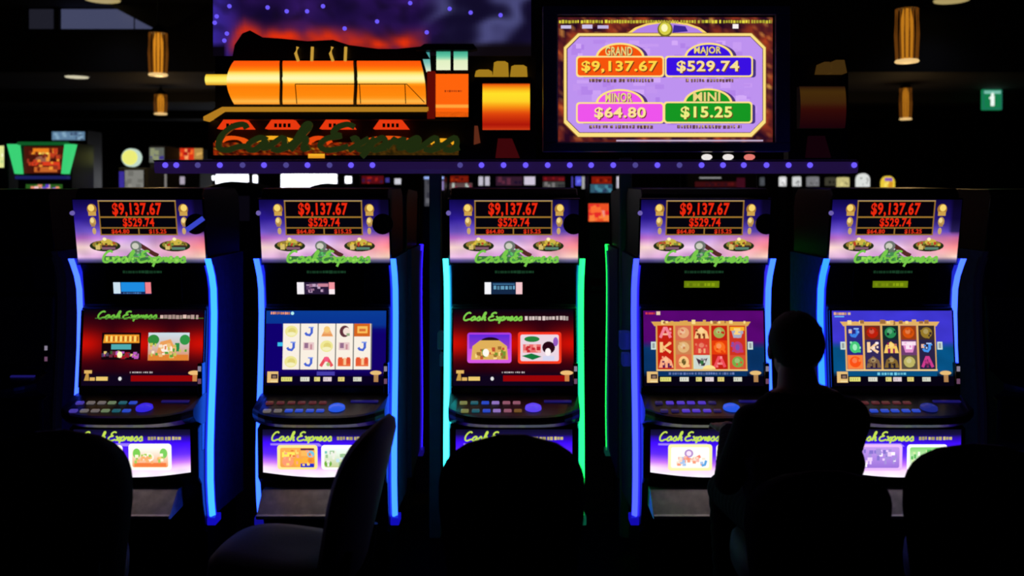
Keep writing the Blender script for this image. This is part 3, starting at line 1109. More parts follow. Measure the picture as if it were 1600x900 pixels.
for px, cl in ((1102, 'w'), (1135, 'w'), (1168, 'r')):
    MB().lathe([(.004, -.03), (.022, -.028), (.026, 0), (.018, .02)], (0, 0, 0), 14, 'y').build('spot_lamp', emat('spot_' + cl, (236, 230, 226) if cl == 'w' else (226, 120, 110), 1.0), bar, ((px - 791) * sB, -.03, .044), (0, 0, 0)).scale = (1, 1, .6)
for px in (680, 978):
    pst = MB().box(-.03, .03, -.03, .03, 0, W(0, 246, DB + .12).z)
    o = pst.build('support_post', 'grey', None, (W(px, 0, DB + .12).x, DB + .14, 0), bevel=.006)
    tag(o, 'grey square post carrying the train sign, %s the aqua edged machine' % ('left of' if px < 800 else 'right of'), 'post', 'sign posts')
    o['label'] = 'grey post under the train sign, beside the %s machine' % ('blue reel' if px < 800 else 'red reel')

# ------------------------------------------------------------------ train sign
DS = 4.42
sS = DS / F
sg = empty('train_sign', W(580, 248, DS))
tag(sg, 'illuminated orange steam locomotive sign with smoke backdrop above the slot machines', 'sign')


def SX(px):
    return (px - 580) * sS


def SZ(py):
    return (248 - py) * sS


# board behind everything
bd = [(318, 247), (318, 180), (330, 165), (330, 70), (322, -30), (838, -30), (838, 247)]
MB().prism_y([(SX(a), SZ(b)) for a, b in bd], .06, .12).build('backing_board', 'board', sg)
# smoke backdrop


def smoke(u, v):
    x, y = 330 + u * 500, -30 + v * 116
    n1 = noise.noise(Vector((x * .018, y * .03, 2.0)))
    n2 = noise.noise(Vector((x * .05, y * .06, 7.0)))
    q = mix((18, 7, 44), (52, 24, 100), .5 + n1 * .8)
    q = mix(q, (60, 44, 170), max(0, 1 - (x - 330) / 45.0) * .8)
    q = mix(q, (16, 8, 30), max(0, n2) * .8)
    if x > 650:
        f = .5 + .5 * math.sin((x - 650) * .055 + y * .03 + n1 * 3)
        q = mix(q, mix((16, 12, 38), (78, 80, 130), f ** 2), min(1, (x - 650) / 50.0) * .9)
    # red glow along the smoke edge
    edge = stops([(360, (70, 0, 0)), (380, (46, 0, 0)), (400, (50, 0, 0)), (450, (56, 0, 0)), (490, (60, 0, 0)), (525, (58, 0, 0)), (560, (65, 0, 0)), (610, (70, 0, 0)), (660, (62, 0, 0))], x)[0]
    if 350 < x < 672:
        g = math.exp(-((y - edge) / (15 + 7 * n1)) ** 2) * min(1, (x - 350) / 15) * min(1, (672 - x) / 25)
        q = mix(q, (226, 48, 14), g * (.75 + .5 * n2))
    if y > 62 and x > 665:
        q = mix(q, (12, 7, 10), min(1, (y - 62) / 10) * .92)
    if y > 66 and x < 352:
        q = mix(q, (8, 4, 14), min(1, (y - 66) / 6))
    return tuple(max(0, min(255, t)) for t in q)


bk = MB().prism_y([(SX(a), SZ(b)) for a, b in [(330, 86), (328, -30), (832, -30), (832, 86)]], .03, .06).build('smoke_backdrop', 'board', sg)
c = Canvas(sS, 580, 248)
c.grid(330, -30, 830, 86, 90, 26, smoke)
c.build('smoke_print', bk, (0, .028, 0))
# dark smoke plume in front
pl = [(362, 92), (366, 70), (378, 52), (390, 47), (410, 58), (440, 60), (480, 64), (520, 62), (545, 70), (590, 76), (620, 76), (660, 72), (672, 92)]
MB().prism_y([(SX(a), SZ(b)) for a, b in pl], .005, .028).build('smoke_plume', 'board', sg)
for a, b in ((336, 24), (348, 62), (356, 8), (352, 51), (416, 10), (446, 16), (478, 16), (503, 8), (588, 32), (537, 43), (640, 3), (666, 49), (702, 12), (735, 18), (782, 22), (333, 34)):
    MB().lathe([(.011, 0), (.010, .006), (.003, .009)], (0, 0, 0), 10, 'y').build('star_light', emat('star', (110, 90, 255), 1.0), sg, (SX(a), .026, SZ(b)), (0, 0, PI))


def lit(name, pts_fn, x0, y0, x1, y1, st, bulge=.0, parent=sg, nx=6, ny=16, y=.0, m='art', left=None, xr=None):
    """a lightbox face with a printed colour ramp, curved forward like a drum, with side depth"""
    me = bpy.data.meshes.new(name)
    v, f, cl = [], [], []
    for j in range(ny + 1):
        t = j / ny
        a, b = (x0, x1) if left is None else (x0 + left(t), x1 + xr(t))
        for i in range(nx + 1):
            u = i / nx
            yy = y - bulge * math.sin(PI * t) ** .7 if bulge else y
            v.append((SX(a + (b - a) * u), yy, SZ(y0 + (y1 - y0) * t)))
            cl.append((*L3(pts_fn(u, t) if pts_fn else stops(st, t)), 1))
    cc = []
    for j in range(ny):
        for i in range(nx):
            q = (j * (nx + 1) + i, j * (nx + 1) + i + 1, (j + 1) * (nx + 1) + i + 1, (j + 1) * (nx + 1) + i)
            f.append(q)
            cc += [cl[k] for k in q]
    # rim back to the board
    rim = [i for i in range(nx + 1)] + [(j * (nx + 1) + nx) for j in range(1, ny + 1)] + [ny * (nx + 1) + i for i in range(nx - 1, -1, -1)] + [j * (nx + 1) for j in range(ny - 1, 0, -1)]
    nb = len(v)
    for k in rim:
        v.append((v[k][0], .06, v[k][2]))
    for k in range(len(rim)):
        k2 = (k + 1) % len(rim)
        f.append((rim[k], nb + k, nb + k2, rim[k2]))
        cc += [(.004, .002, .002, 1)] * 4
    me.from_pydata(v, [], f)
    at = me.color_attributes.new('Col', 'FLOAT_COLOR', 'CORNER')
    fl = []
    for q in cc:
        fl += q
    at.data.foreach_set('color', fl)
    me.materials.append(M[m])
    o = bpy.data.objects.new(name, me)
    COL.objects.link(o)
    o.parent = parent
    return o


BOIL = [(0, (252, 84, 8)), (.14, (255, 100, 10)), (.26, (255, 150, 20)), (.32, (255, 236, 110)), (.42, (255, 250, 190)), (.52, (255, 236, 120)), (.56, (255, 160, 24)), (.62, (255, 128, 10)), (.85, (255, 140, 14)), (.95, (255, 190, 80)), (1, (255, 150, 40))]
bow = lambda k: (lambda t: -k * math.sin(PI * t))
lit('boiler_section', None, 366, 95, 438, 163, BOIL, .05, left=lambda t: -7 * math.sin(PI * t), xr=lambda t: 4 * math.sin(PI * t) - 1)
lit('boiler_section', None, 442, 95, 553, 163, BOIL, .05, left=lambda t: 4 * math.sin(PI * t) - 1, xr=lambda t: 4 * math.sin(PI * t) - 1)
lit('boiler_section', None, 558, 95, 657, 163, BOIL, .05, left=lambda t: 4 * math.sin(PI * t) - 1, xr=lambda t: 9 * t + 4 * math.sin(PI * t))
# dark bands, the handrail and its stanchions on the boiler
for a in (440, 555.5):
    pts = [(SX(a + 4 * math.sin(PI * j / 10)), -.05 * math.sin(PI * j / 10) ** .7 - .004, SZ(94 + 70 * j / 10)) for j in range(11)]
    MB().tube(pts, .007, 6).build('boiler_band', 'board', sg)
for a in (466, 565, 635):
    MB().tube([(SX(a), -.062, SZ(134)), (SX(a), -.03, SZ(163))], .0022, 5).build('handrail_stanchion', 'board', sg)
MB().tube([(SX(466), -.062, SZ(134)), (SX(638), -.062, SZ(134)), (SX(664), -.03, SZ(161))], .0022, 5).build('handrail', 'board', sg)
lit('nose_bar', None, 322, 116, 361, 133, [(0, (226, 170, 30)), (.3, (255, 236, 90)), (.7, (255, 240, 110)), (1, (220, 150, 30))], .02, ny=6)
for a in (464, 488, 518, 540):
    pts = [(SX(a + 3), -.012, SZ(96)), (SX(a - 1), -.012, SZ(84)), (SX(a + 2), -.012, SZ(74))] if a in (464, 518) else [(SX(a), -.012, SZ(96)), (SX(a + 1), -.012, SZ(74))]
    MB().tube(pts, .0075, 8).build('whistle_pipe', emat('pipe_gold', (206, 160, 60), .9), sg)
# running board
for k, (a, b) in enumerate((((350, 171), (670, 171)), ((321, 186), (350, 171)))):
    (x0, y0), (x1, y1) = a, b
    MB().prism_y([(SX(x0), SZ(y0 - 3)), (SX(x1), SZ(y1 - 3)), (SX(x1), SZ(y1 + 3)), (SX(x0), SZ(y0 + 3))], -.03, .06).build('running_board', emat('running_gold', (190, 132, 34), .85), sg)
MB().prism_y([(SX(335), SZ(187)), (SX(353), SZ(175)), (SX(735), SZ(175)), (SX(735), SZ(187))], -.01, .06).build('underframe', 'board', sg)
# cab
cabst = lambda u, t: (255, 100, 12) if not .72 < t < .80 else (255, 166, 60)
lit('cab_panel', cabst, 681, 116, 732, 183, None, .0, ny=40, nx=2, y=-.01)
c = Canvas(sS, 580, 248)
c.dashes(695, 141, 722, 144.5, (190, 70, 16), 4, .5, 1.1, .15)
c.build('cab_lettering', sg, (0, -.012, 0))
for a, b in ((682, 704), (709, 731)):
    lit('cab_window', None, a, 81, b, 110, [(0, (60, 170, 140)), (.3, (110, 206, 170)), (.5, (226, 240, 196)), (1, (236, 244, 206))], .0, nx=2, ny=8, y=-.01)
lit('cab_window', None, 657, 81, 671, 112, [(0, (60, 150, 150)), (.5, (120, 190, 180)), (1, (230, 240, 210))], .0, nx=2, ny=8, y=.01, left=lambda t: 9 * t, xr=lambda t: 2 * t)
MB().prism_y([(SX(650), SZ(80)), (SX(664), SZ(70)), (SX(740), SZ(70)), (SX(746), SZ(78)), (SX(736), SZ(80))], -.03, .06).build('cab_roof', 'board', sg)
MB().box(SX(668), SX(680), -.02, .06, SZ(186), SZ(112)).build('cab_pillar', emat('cab_red', (110, 14, 6), .7), sg)
# wheels: red arches with dark bolts, glowing rims below
for k, a in enumerate((366, 441, 526, 610)):
    wv = [(a - 27, 201), (a - 17, 187), (a + 17, 187), (a + 28, 201)]
    wo = MB().prism_y([(SX(p), SZ(q)) for p, q in wv], .0, .06).build('wheel_guard', emat('wheel_red', (232, 56, 14), 1.0), sg)
    for j in range(4):
        MB().box(SX(a - 12 + j * 7), SX(a - 8 + j * 7), -.006, .002, SZ(199), SZ(193)).build('bolt', 'board', wo)
for k, (a, b) in enumerate(((335, 385), (386, 462), (478, 516), (566, 646), (668, 712))):
    n = 14
    cx, rw = (a + b) / 2, (b - a) / 2
    h = 10 if k < 4 else 6
    top = [(cx + rw * math.cos(PI * i / n), 222 - h * math.sin(PI * i / n)) for i in range(n + 1)]
    inn = [(cx + (rw - 6) * math.cos(PI * i / n), 226 - (h - 1) * math.sin(PI * i / n)) for i in range(n, -1, -1)]
    MB().prism_y([(SX(p), SZ(q)) for p, q in top + inn], .01, .06).build('wheel_rim', emat('rim_%d' % (k % 3), ((240, 84, 14), (255, 176, 30), (236, 70, 12))[k % 3], .95), sg)


def rods(u, t):
    n1 = noise.noise(Vector((u * 30, t * 5, 4)))
    n2 = noise.noise(Vector((u * 70, t * 9, 9)))
    return mix(mix((30, 6, 4), (214, 60, 10), .5 + n1 * 1.1), (255, 190, 40), max(0, n2 * 1.6 - .3))


lit('running_gear', rods, 330, 222, 560, 242, None, .0, nx=60, ny=8, y=.03, m='artdim')
rods2 = lambda u, t: mix((40, 34, 10), (110, 70, 14), .5 + noise.noise(Vector((u * 30, t * 5, 14))))
lit('running_gear', rods2, 560, 222, 716, 242, None, .0, nx=40, ny=8, y=.03, m='artdim')
lit('cylinder_block', None, 480, 240, 506, 247, [(0, (255, 190, 40)), (1, (220, 140, 30))], .0, nx=2, ny=2, y=.02)
# script lettering in front of the wheels, letter by letter
lt, tot = script_letters()
for L in lt:
    mb = MB()
    for st in L:
        P_ = [(334 + a / tot * 392, 235 - b * (40 if b > 0 else 26)) for a, b in st]
        l, r_ = ribbon(P_, 8.5)
        n = len(l)
        v = [(SX(p[0]), -.035, SZ(p[1])) for p in l + r_] + [(SX(p[0]), -.015, SZ(p[1])) for p in l + r_]
        f = []
        for i in range(n - 1):
            f += [(i, i + 1, n + i + 1, n + i), (2 * n + i, 3 * n + i, 3 * n + i + 1, 2 * n + i + 1), (i, 2 * n + i, 2 * n + i + 1, i + 1), (n + i, n + i + 1, 3 * n + i + 1, 3 * n + i)]
        f += [(0, n, 3 * n, 2 * n), (n - 1, 3 * n - 1, 4 * n - 1, 2 * n - 1)]
        mb.add(v, f)
    mb.build('letter', emat('letter_green', (34, 48, 16), .8), sg)
# tender with its gold load
TEND = [(0, (226, 70, 10)), (.08, (250, 150, 20)), (.2, (255, 226, 40)), (.38, (255, 214, 40)), (.5, (250, 150, 20)), (.65, (226, 70, 12)), (.9, (170, 20, 8)), (1, (210, 60, 20))]
lit('tender_panel', None, 754, 131, 828, 203, TEND, .02, ny=18, nx=4)
for (a, b, p, q) in ((742, 770, 110, 120), (770, 795, 97, 121), (797, 824, 103, 120)):
    mb = MB().prism_y([(SX(a), SZ(q)), (SX(a + 2), SZ(p + 2)), (SX(a + 7), SZ(p)), (SX(b - 6), SZ(p)), (SX(b - 1), SZ(p + 3)), (SX(b), SZ(q))], -.03, .06)
    mb.build('gold_sack', emat('sack_gold', (170, 128, 30), .9), sg)
MB().box(SX(742), SX(830), -.02, .06, SZ(131), SZ(121)).build('tender_frame', 'board', sg)
MB().prism_y([(SX(774), SZ(246)), (SX(778), SZ(216)), (SX(800), SZ(216)), (SX(812), SZ(246))], .02, .06).build('tender_wheel', emat('dull_red', (70, 8, 12), .7), sg)
MB().prism_y([(SX(740), SZ(225)), (SX(741), SZ(196)), (SX(746), SZ(196)), (SX(750), SZ(222))], .02, .06).build('coupling', emat('couple', (110, 50, 30), .7), sg)

# carriage beyond the jackpot screen
cg = empty('carriage_sign', W(1285, 248, DS))
tag(cg, 'dim red and amber wagon sign at the end of the purple light bar', 'sign')
X2 = lambda px: (px - 1285) * sS
MB().box(X2(1236), X2(1330), .04, .12, 0, SZ(85)).build('backing_board', 'board', cg)
o = lit('carriage_panel', None, 1249 - 705, 135, 1320 - 705, 200, [(0, (34, 16, 8)), (.1, (66, 42, 10)), (.4, (60, 34, 10)), (.55, (50, 10, 6)), (1, (26, 2, 8))], .02, parent=cg, ny=14, nx=4)
o.location.x = SX(580) + 0.0
for (a, b, p, q) in ((1277, 1297, 98, 115), (1295, 1320, 95, 115)):
    MB().prism_y([(X2(a), SZ(q)), (X2(a + 3), SZ(p + 2)), (X2(a + 8), SZ(p)), (X2(b - 4), SZ(p)), (X2(b), SZ(q))], -.03, .05).build('gold_sack', emat('sack_dim', (70, 48, 16), .8), cg)
MB().prism_y([(X2(1262), SZ(246)), (X2(1266), SZ(212)), (X2(1290), SZ(212)), (X2(1300), SZ(246))], .01, .05).build('carriage_wheel', emat('dull_red2', (22, 2, 10), .7), cg)

# ------------------------------------------------------------------ jackpot screen
DT = 4.25
sT = DT / F
tv = empty('jackpot_screen', W(1040, 124, DT))
tag(tv, 'large flat display of jackpot amounts on lilac panel above the slot machines', 'screen')
hx, hz = 192 * sT, 113 * sT
ix, iz = 169 * sT, 99 * sT
fr = MB()
fr.box(-hx, hx, -.03, .05, iz, hz).box(-hx, hx, -.03, .05, -hz, -iz).box(-hx, -ix, -.03, .05, -iz, iz).box(ix, hx, -.03, .05, -iz, iz)
fr.build('bezel', mat('bezel_navy', (150, 155, 200), .3, 0, .1, 20), tv, bevel=.004)
pan = MB().box(-ix - .01, ix + .01, -.012, .04, -iz - .01, iz + .01).build('display_panel', 'gloss', tv)
MB().box(-.12, .12, .05, .16, -.18, .18).build('mount', 'darkmetal', tv)
c = Canvas(sT, 1040, 124)


def tvbg(u, v):
    n1 = noise.noise(Vector((u * 14, v * 9, 1)))
    n2 = noise.noise(Vector((u * 40, v * 26, 5)))
    q = mix((36, 8, 30), (190, 70, 30), .35 + n1 * .8 + n2 * .4)
    return mix(q, (250, 200, 90), max(0, n2 - .25) * 1.4)


c.grid(872, 28, 1206, 222, 60, 36, tvbg)
c.ell(1042, 62, 66, 28, (250, 214, 110))
c.ell(1042, 62, 61, 25, (178, 130, 230))
c.poly([(1052, 40), (1070, 42), (1074, 50), (1050, 52)], (60, 40, 150))
OCT = lambda x0, y0, x1, y1, k: [(x0 + k, y0), (x1 - k, y0), (x1, y0 + k), (x1, y1 - k), (x1 - k, y1), (x0 + k, y1), (x0, y1 - k), (x0, y0 + k)]
c.poly(OCT(880, 52, 1196, 215, 22), (150, 100, 40))
c.poly(OCT(881, 53, 1195, 214, 22), (252, 224, 130))
c.poly(OCT(885, 57, 1191, 208, 20), (90, 50, 60))
c.poly(OCT(886.5, 58.5, 1190, 207, 19), (190, 146, 240))
R = random.Random(5)
for _ in range(150):
    a, b = R.uniform(892, 1165), R.uniform(63, 190)
    ww, hh = R.uniform(6, 22), R.uniform(4, 14)
    c.rect(a, b, a + ww, b + hh, mix((176, 128, 232), (214, 172, 250), R.random()))
c.ell(1038, 47, 12, 12, (120, 110, 30))
c.ell(1038, 46, 9.5, 10, (214, 206, 70))
c.ell(1037, 45, 5, 6, (255, 250, 190))
c.dashes(873, 32.5, 1204, 38, (214, 204, 60), 17, .35, .8, .22)
c.rects([(876, 41, 892, 46, (200, 190, 230)), (909, 40, 925, 46, (205, 195, 235)), (933, 41, 950, 46, (195, 180, 225)), (1143, 39, 1152, 46, (250, 240, 240))])
for (x0, y0, x1, y1, cl, cap, num, nc, ncx) in (
        (902, 91, 1034, 119, (246, 84, 12), 'GRAND', '$9,137.67', (255, 214, 70), (908, 1026)),
        (1040, 91, 1172, 119, (58, 16, 226), 'MAJOR', '$529.74', (250, 224, 150), (1056, 1153)),
        (902, 163, 1034, 191, (238, 84, 236), 'MINOR', '$64.80', (255, 226, 150), (928, 1008)),
        (1038, 162, 1171, 191, (22, 150, 34), 'MINI', '$15.25', (240, 240, 130), (1062, 1142))):
    mx = (x0 + x1) / 2
    c.rrect(x0 + 6, y0 + 2, x1 + 7, y1 + 3, 4, (70, 50, 130))
    c.ell(mx + 4, y0 - 1, 39, 21, (80, 50, 120), 20, -PI, 0)
    c.ell(mx, y0, 38, 23, (255, 226, 130), 20, -PI, 0)
    c.ell(mx, y0, 34.5, 20, cl, 20, -PI, 0)
    c.text(cap, mx - 22, y0 - 16, mx + 20, y0 - 2, (90, 60, 50), .03)
    c.text(cap, mx - 23, y0 - 17, mx + 19, y0 - 3, (236, 214, 130), .025)
    c.rrect(x0 - 2.5, y0 - 2.5, x1 + 2.5, y1 + 2.5, 5, (255, 226, 140))
    c.rrect(x0, y0, x1, y1, 4, cl)
    c.text(num, ncx[0] + 1.5, y0 + 6.5, ncx[1] + 1.5, y1 - 2.5, (110, 50, 20), .03)
    c.text(num, ncx[0], y0 + 5, ncx[1], y1 - 4, nc, .028)
    c.dashes(mx - 48 if cap != 'MAJOR' else mx - 36, y1 + 5, mx + 52 if cap != 'MAJOR' else mx + 38, y1 + 11, (110, 70, 90), int(x0 + y0), .4, .8, .25)
    c.dashes(mx - 46 if cap != 'MAJOR' else mx - 34, y1 + 5, mx + 50 if cap != 'MAJOR' else mx + 36, y1 + 9, (196, 160, 120), int(x0 + y0) + 1, .3, .6, .9)
c.rect(962, 219, 1190, 221.5, (190, 170, 200))
c.build('screen_image', pan, (0, -.014, 0), m='art')

# ------------------------------------------------------------------ pendant lamps, downlights, exit sign
def pendant(px, y0, y1, wpx, d, ceil, label, s):
    b = W(px, y1, d)
    h = (y1 - y0) * d / F
    rr = wpx * d / F / 2
    r = empty('pendant_lamp', b)
    tag(r, label, 'lamp', 'amber pendant lamps')
    MB().lathe([(rr * .5, .02), (rr * .62, h * .3), (rr * .62, h * .7), (rr * .35, h)], n=24).build('glowing_core', emat('amber_%d' % int(s * 100), (236, 150, 36), s), r, smooth=True)
    for k in range(16):
        a = 2 * PI * (k + .5) / 16
        MB().tube([(rr * .96 * math.cos(a), rr * .96 * math.sin(a), .02), (rr * 1.07 * math.cos(a), rr * 1.07 * math.sin(a), h * .5), (rr * .98 * math.cos(a), rr * .98 * math.sin(a), h)], rr * .075, 5).build('slat', emat('slat_amber', (104, 58, 14), .8), r)
    MB().lathe([(rr * .4, -.012), (rr * 1.0, -.010), (rr * 1.1, 0), (rr * 1.0, .012)], n=24).build('lower_rim', emat('rim_warm', (236, 196, 130), 1.0), r)
    MB().lathe([(rr * 1.05, h), (rr * .9, h + .03), (rr * .3, h + .07), (.012, h + .1)], n=20).build('cap', 'darkmetal', r)
    MB().tube([(0, 0, h + .08), (0, 0, ceil - b.z - .003)], .006, 6).build('cord', 'darkmetal', r)
    ld = bpy.data.lights.new('bulb', 'POINT')
    ld.energy = 5
    ld.color = (1, .62, .25)
    ld.shadow_soft_size = rr
    lo = bpy.data.objects.new('bulb', ld)
    COL.objects.link(lo)
    lo.parent = r
    lo.location = (0, 0, -rr - .05)


pendant(247, 52, 117, 27, 9.4, CZ1, 'amber slatted pendant lamp hanging near the lit clerestory window', .8)
pendant(251, 148, 178, 18, 12.6, CZ2, 'small amber pendant lamp hanging below and beyond a larger one, near round yellow sign', .75)
pendant(1417, 14, 96, 33, 7.2, CZ1, 'large amber slatted pendant lamp hanging on the exit sign side', .6)
pendant(1415, 138, 186, 17, 12.3, CZ2, 'small narrow amber pendant lamp hanging nearest the green exit sign', .55)


def downlight(px, py, z, label, col, s, r0=.14):
    d = F * (z - HC) / (HY - py)
    o = empty('downlight', ((px - 800) * d / F, d, z))
    tag(o, label, 'ceiling light', 'ceiling downlights')
    MB().lathe([(r0, -.004), (r0 * 1.12, -.012), (r0 * 1.15, -.001)], n=24).build('trim_ring', 'darkmetal', o)
    MB().lathe([(r0 * .98, -.018), (r0, -.006)], n=24).build('diffuser', emat('down_%d' % int(s * 100), col, s), o)
    ld = bpy.data.lights.new('lamp', 'SPOT')
    ld.energy = 40 if z < CZ1 else 8
    ld.color = (.62, .68, 1)
    ld.spot_size = 2.4
    ld.spot_blend = 1
    ld.shadow_soft_size = r0
    lo = bpy.data.objects.new('lamp', ld)
    COL.objects.link(lo)
    lo.parent = o
    lo.location = (0, 0, -.03)


downlight(120, 119, CZ2, 'round downlight in the lower ceiling beyond the clerestory', (220, 212, 180), .9)
downlight(160, -2, CZ1, 'round downlight in the high ceiling beside the clerestory window', (190, 170, 110), .8, .2)
downlight(1487, -1, CZ1, 'round downlight in the high ceiling above the large pendant lamp', (205, 200, 170), .8, .2)

ex = empty('exit_sign', W(1549, 156, 13.0))
tag(ex, 'green illuminated exit sign with white pictogram hanging from ceiling', 'sign')
e = 13.0 / F
MB().box(-15 * e, 15 * e, -.03, .03, -16 * e, 16 * e).build('sign_box', emat('exit_green', (20, 130, 78), .9), ex, bevel=.01)
c = Canvas(e, 1549, 156)
c.frame(1534, 141, 1564, 171, 2, (30, 110, 90))
c.rect(1536, 142, 1562, 147, (120, 190, 170))
c.ell(1549, 148, 2.5, 2.8, (235, 250, 240))
c.rect(1546, 150, 1552, 166, (240, 252, 245))
c.poly([(1543, 154), (1547, 150), (1547, 156)], (240, 252, 245))
c.build('pictogram', ex, (0, -.032, 0))
for s in (-1, 1):
    MB().tube([(s * .08, 0, .14), (s * .08, 0, CZ2 - ex.location.z - .002)], .006, 6).build('hanger', 'darkmetal', ex)

# ------------------------------------------------------------------ far part of the hall
def far_machine(px, top, bot, wpx, d, label, screens, body='cab', group='slot machines across the hall', dome=0.0):
    """a machine across the hall: cabinet on the floor, screens at given rows"""
    b = W(px, top, d)
    r = empty('slot_machine', (b.x, d, 0))
    tag(r, label, 'slot machine', group)
    hw = wpx / 2 * d / F
    zt = b.z
    n = 8
    pr = [(-hw, .0), (hw, .0), (hw, zt - dome)] + [(hw - 2 * hw * i / n, zt - dome + dome * math.sin(PI * i / n)) for i in range(1, n)] + [(-hw, zt - dome)]
    MB().prism_y(pr, .0, .5).build('cabinet', body, r, bevel=.01)
    MB().prism_x([(.0, .70), (-.22, .76), (-.22, .80), (.0, .86)], -hw * .95, hw * .95).build('button_deck', 'deck', r)
    for (x0, y0, x1, y1, art) in screens:
        sp = MB().box((x0 - px) * d / F, (x1 - px) * d / F, -.03, -.001, HC - (y1 - HY) * d / F, HC - (y0 - HY) * d / F).build('screen', 'gloss', r)
        c = Canvas(d / F, px, HY)
        art(c, x0, y0, x1, y1)
        c.build('screen_image', sp, (0, -.032, HC))
    return r


def flat(col, pal=None, seed=1, n=10, s=(2, 5)):
    def fn(c, x0, y0, x1, y1):
        c.rect(x0, y0, x1, y1, col)
        if pal:
            c.speckle(x0, y0, x1, y1, pal, n, min(s[0], (x1 - x0) * .4), min(s[1], (x1 - x0) * .45, (y1 - y0) * .45), seed)
    return fn


# green-flanked machine on the far side
def art_green(c, x0, y0, x1, y1):
    c.rect(x0, y0, x1, y1, (70, 18, 10))
    c.rect(x0 + 14, y0 + 3, x1 - 12, y0 + 12, (236, 130, 30))
    c.dashes(x0 + 17, y0 + 9, x1 - 17, y0 + 13, (255, 206, 90), 4)
    c.ell((x0 + x1) / 2 - 3, y0 + 21, 12, 6, (150, 90, 70))
    c.rect(x0 + 12, y0 + 24, x1 - 8, y0 + 30, (220, 60, 30))
    c.rect(x0 + 16, y0 + 32, x1 - 12, y1 - 2, (200, 100, 40))
    c.speckle(x0 + 4, y0 + 3, x1 - 3, y1 - 2, [(190, 60, 30), (110, 30, 16), (240, 150, 50), (150, 50, 30)], 34, 3, 7, 33)


gm = far_machine(70, 222, 300, 84, 9.3, 'far slot machine with glowing green flanks and orange top screen',
                 [(40, 229, 104, 271, art_green), (43, 288, 100, 304, flat((40, 90, 30), [(150, 160, 50), (90, 60, 200), (240, 190, 200), (230, 140, 110)], 3, 26, (4, 9)))])
e = 9.3 / F
for s in (-1, 1):
    MB().prism_y([(s * 33 * e, HC - (272 - HY) * e), (s * 39 * e, HC - (272 - HY) * e), (s * 51 * e, HC - (226 - HY) * e), (s * 38 * e, HC - (226 - HY) * e)], -.10, -.001).build('green_flank', emat('flank_green', (60, 214, 120), .95), gm)
MB().prism_y([(-42 * e, HC - (227 - HY) * e), (-38 * e, HC - (222 - HY) * e), (38 * e, HC - (222 - HY) * e), (42 * e, HC - (227 - HY) * e)], -.05, -.001).build('green_top_light', emat('green_top', (16, 92, 40), .9), gm)
MB().box(-40 * e, 40 * e, -.08, -.001, HC - (280 - HY) * e, HC - (275 - HY) * e).build('blue_trim', emat('trim_blue', (30, 34, 100), .8), gm)

far_machine(-12, 222, 300, 50, 9.3, 'far slot machine with pale yellow lit panel beside the green flanked one', [(-6, 228, 9, 262, flat((226, 232, 150), [(250, 250, 210), (200, 220, 140)], 2, 8))])
# round yellow topped machine
ym = far_machine(208, 262, 300, 46, 10.2, 'grey slot machine under a round pale yellow lit sign',
                 [(188, 268, 196, 297, flat((56, 44, 150))), (197, 266, 226, 297, flat((128, 128, 122), [(110, 110, 104), (140, 138, 130)], 5, 8, (4, 9)))], 'grey')
e = 10.2 / F
tp = MB().lathe([(13.5 * e, -.08), (14.5 * e, -.06), (14.5 * e, 0), (12 * e, .03)], (0, 0, 0), 28, 'y').build('round_topper', emat('topper_rim', (200, 226, 210), .9), ym, ((202 - 208) * e, .1, HC - (246 - HY) * e))
MB().lathe([(11.5 * e, -.10), (12 * e, -.081)], (0, 0, 0), 24, 'y').build('topper_face', emat('topper_yellow', (236, 236, 120), 1.0), tp)
far_machine(246, 228, 300, 24, 11.0, 'narrow grey slot machine with pale panel next to the round yellow sign',
            [(235, 231, 258, 254, flat((96, 100, 92), [(140, 146, 110), (60, 50, 130)], 6, 8, (3, 8))), (240, 272, 262, 297, flat((126, 122, 118), [(150, 140, 140), (110, 100, 106)], 8, 6, (3, 8)))], 'grey')
far_machine(290, 231, 300, 44, 11.8, 'far slot machine with red and tan screen at the end of the light bar',
            [(274, 232, 305, 250, flat((220, 50, 20), [(250, 110, 40), (170, 20, 20), (250, 160, 100)], 7, 10, (5, 9))), (304, 232, 318, 249, flat((176, 136, 70), [(214, 170, 90)], 3, 4)), (271, 276, 290, 288, flat((170, 160, 176)))])
far_machine(110, 203, 300, 52, 13.5, 'distant slot machine with pale blue lit header behind the green flanked one',
            [(83, 206, 134, 219, flat((96, 130, 160), [(130, 165, 190), (60, 80, 110)], 9, 14, (4, 8)))])
# white glowing wall panels glimpsed under the light bar
for k, (x0, x1, y0, y1) in enumerate(((302, 318, 275, 281), (321, 335, 275, 281), (338, 388, 273, 297), (396, 402, 274, 292), (440, 526, 272, 300), (540, 549, 276, 286))):
    d = 17.5
    a, b = W(x0, y1, d), W(x1, y0, d)
    o = empty('wall_light', ((a.x + b.x) / 2, d, a.z))
    hw = (b.x - a.x) / 2
    MB().box(-hw - .04, hw + .04, 0, .08, -.04, b.z - a.z + .04).build('frame', 'darkmetal', o)
    MB().box(-hw, hw, -.02, 0, 0, b.z - a.z).build('diffuser', emat('white_panel', (244, 246, 255), 4.0), o)
    z0 = a.z - .04
    MB().box(-.05, .05, .02, .08, -a.z, -.04).build('stand', 'darkmetal', o)
    tag(o, ['small white lit panel, first from the red and tan machine', 'small white lit panel, second from the red and tan machine', 'white glowing panel beside the widest one, far across the hall',
            'slim white lit strip panel between the two large glowing panels', 'widest white glowing panel far across the hall', 'small white lit panel just past the widest one'][k], 'light panel', 'white lit panels across the hall')
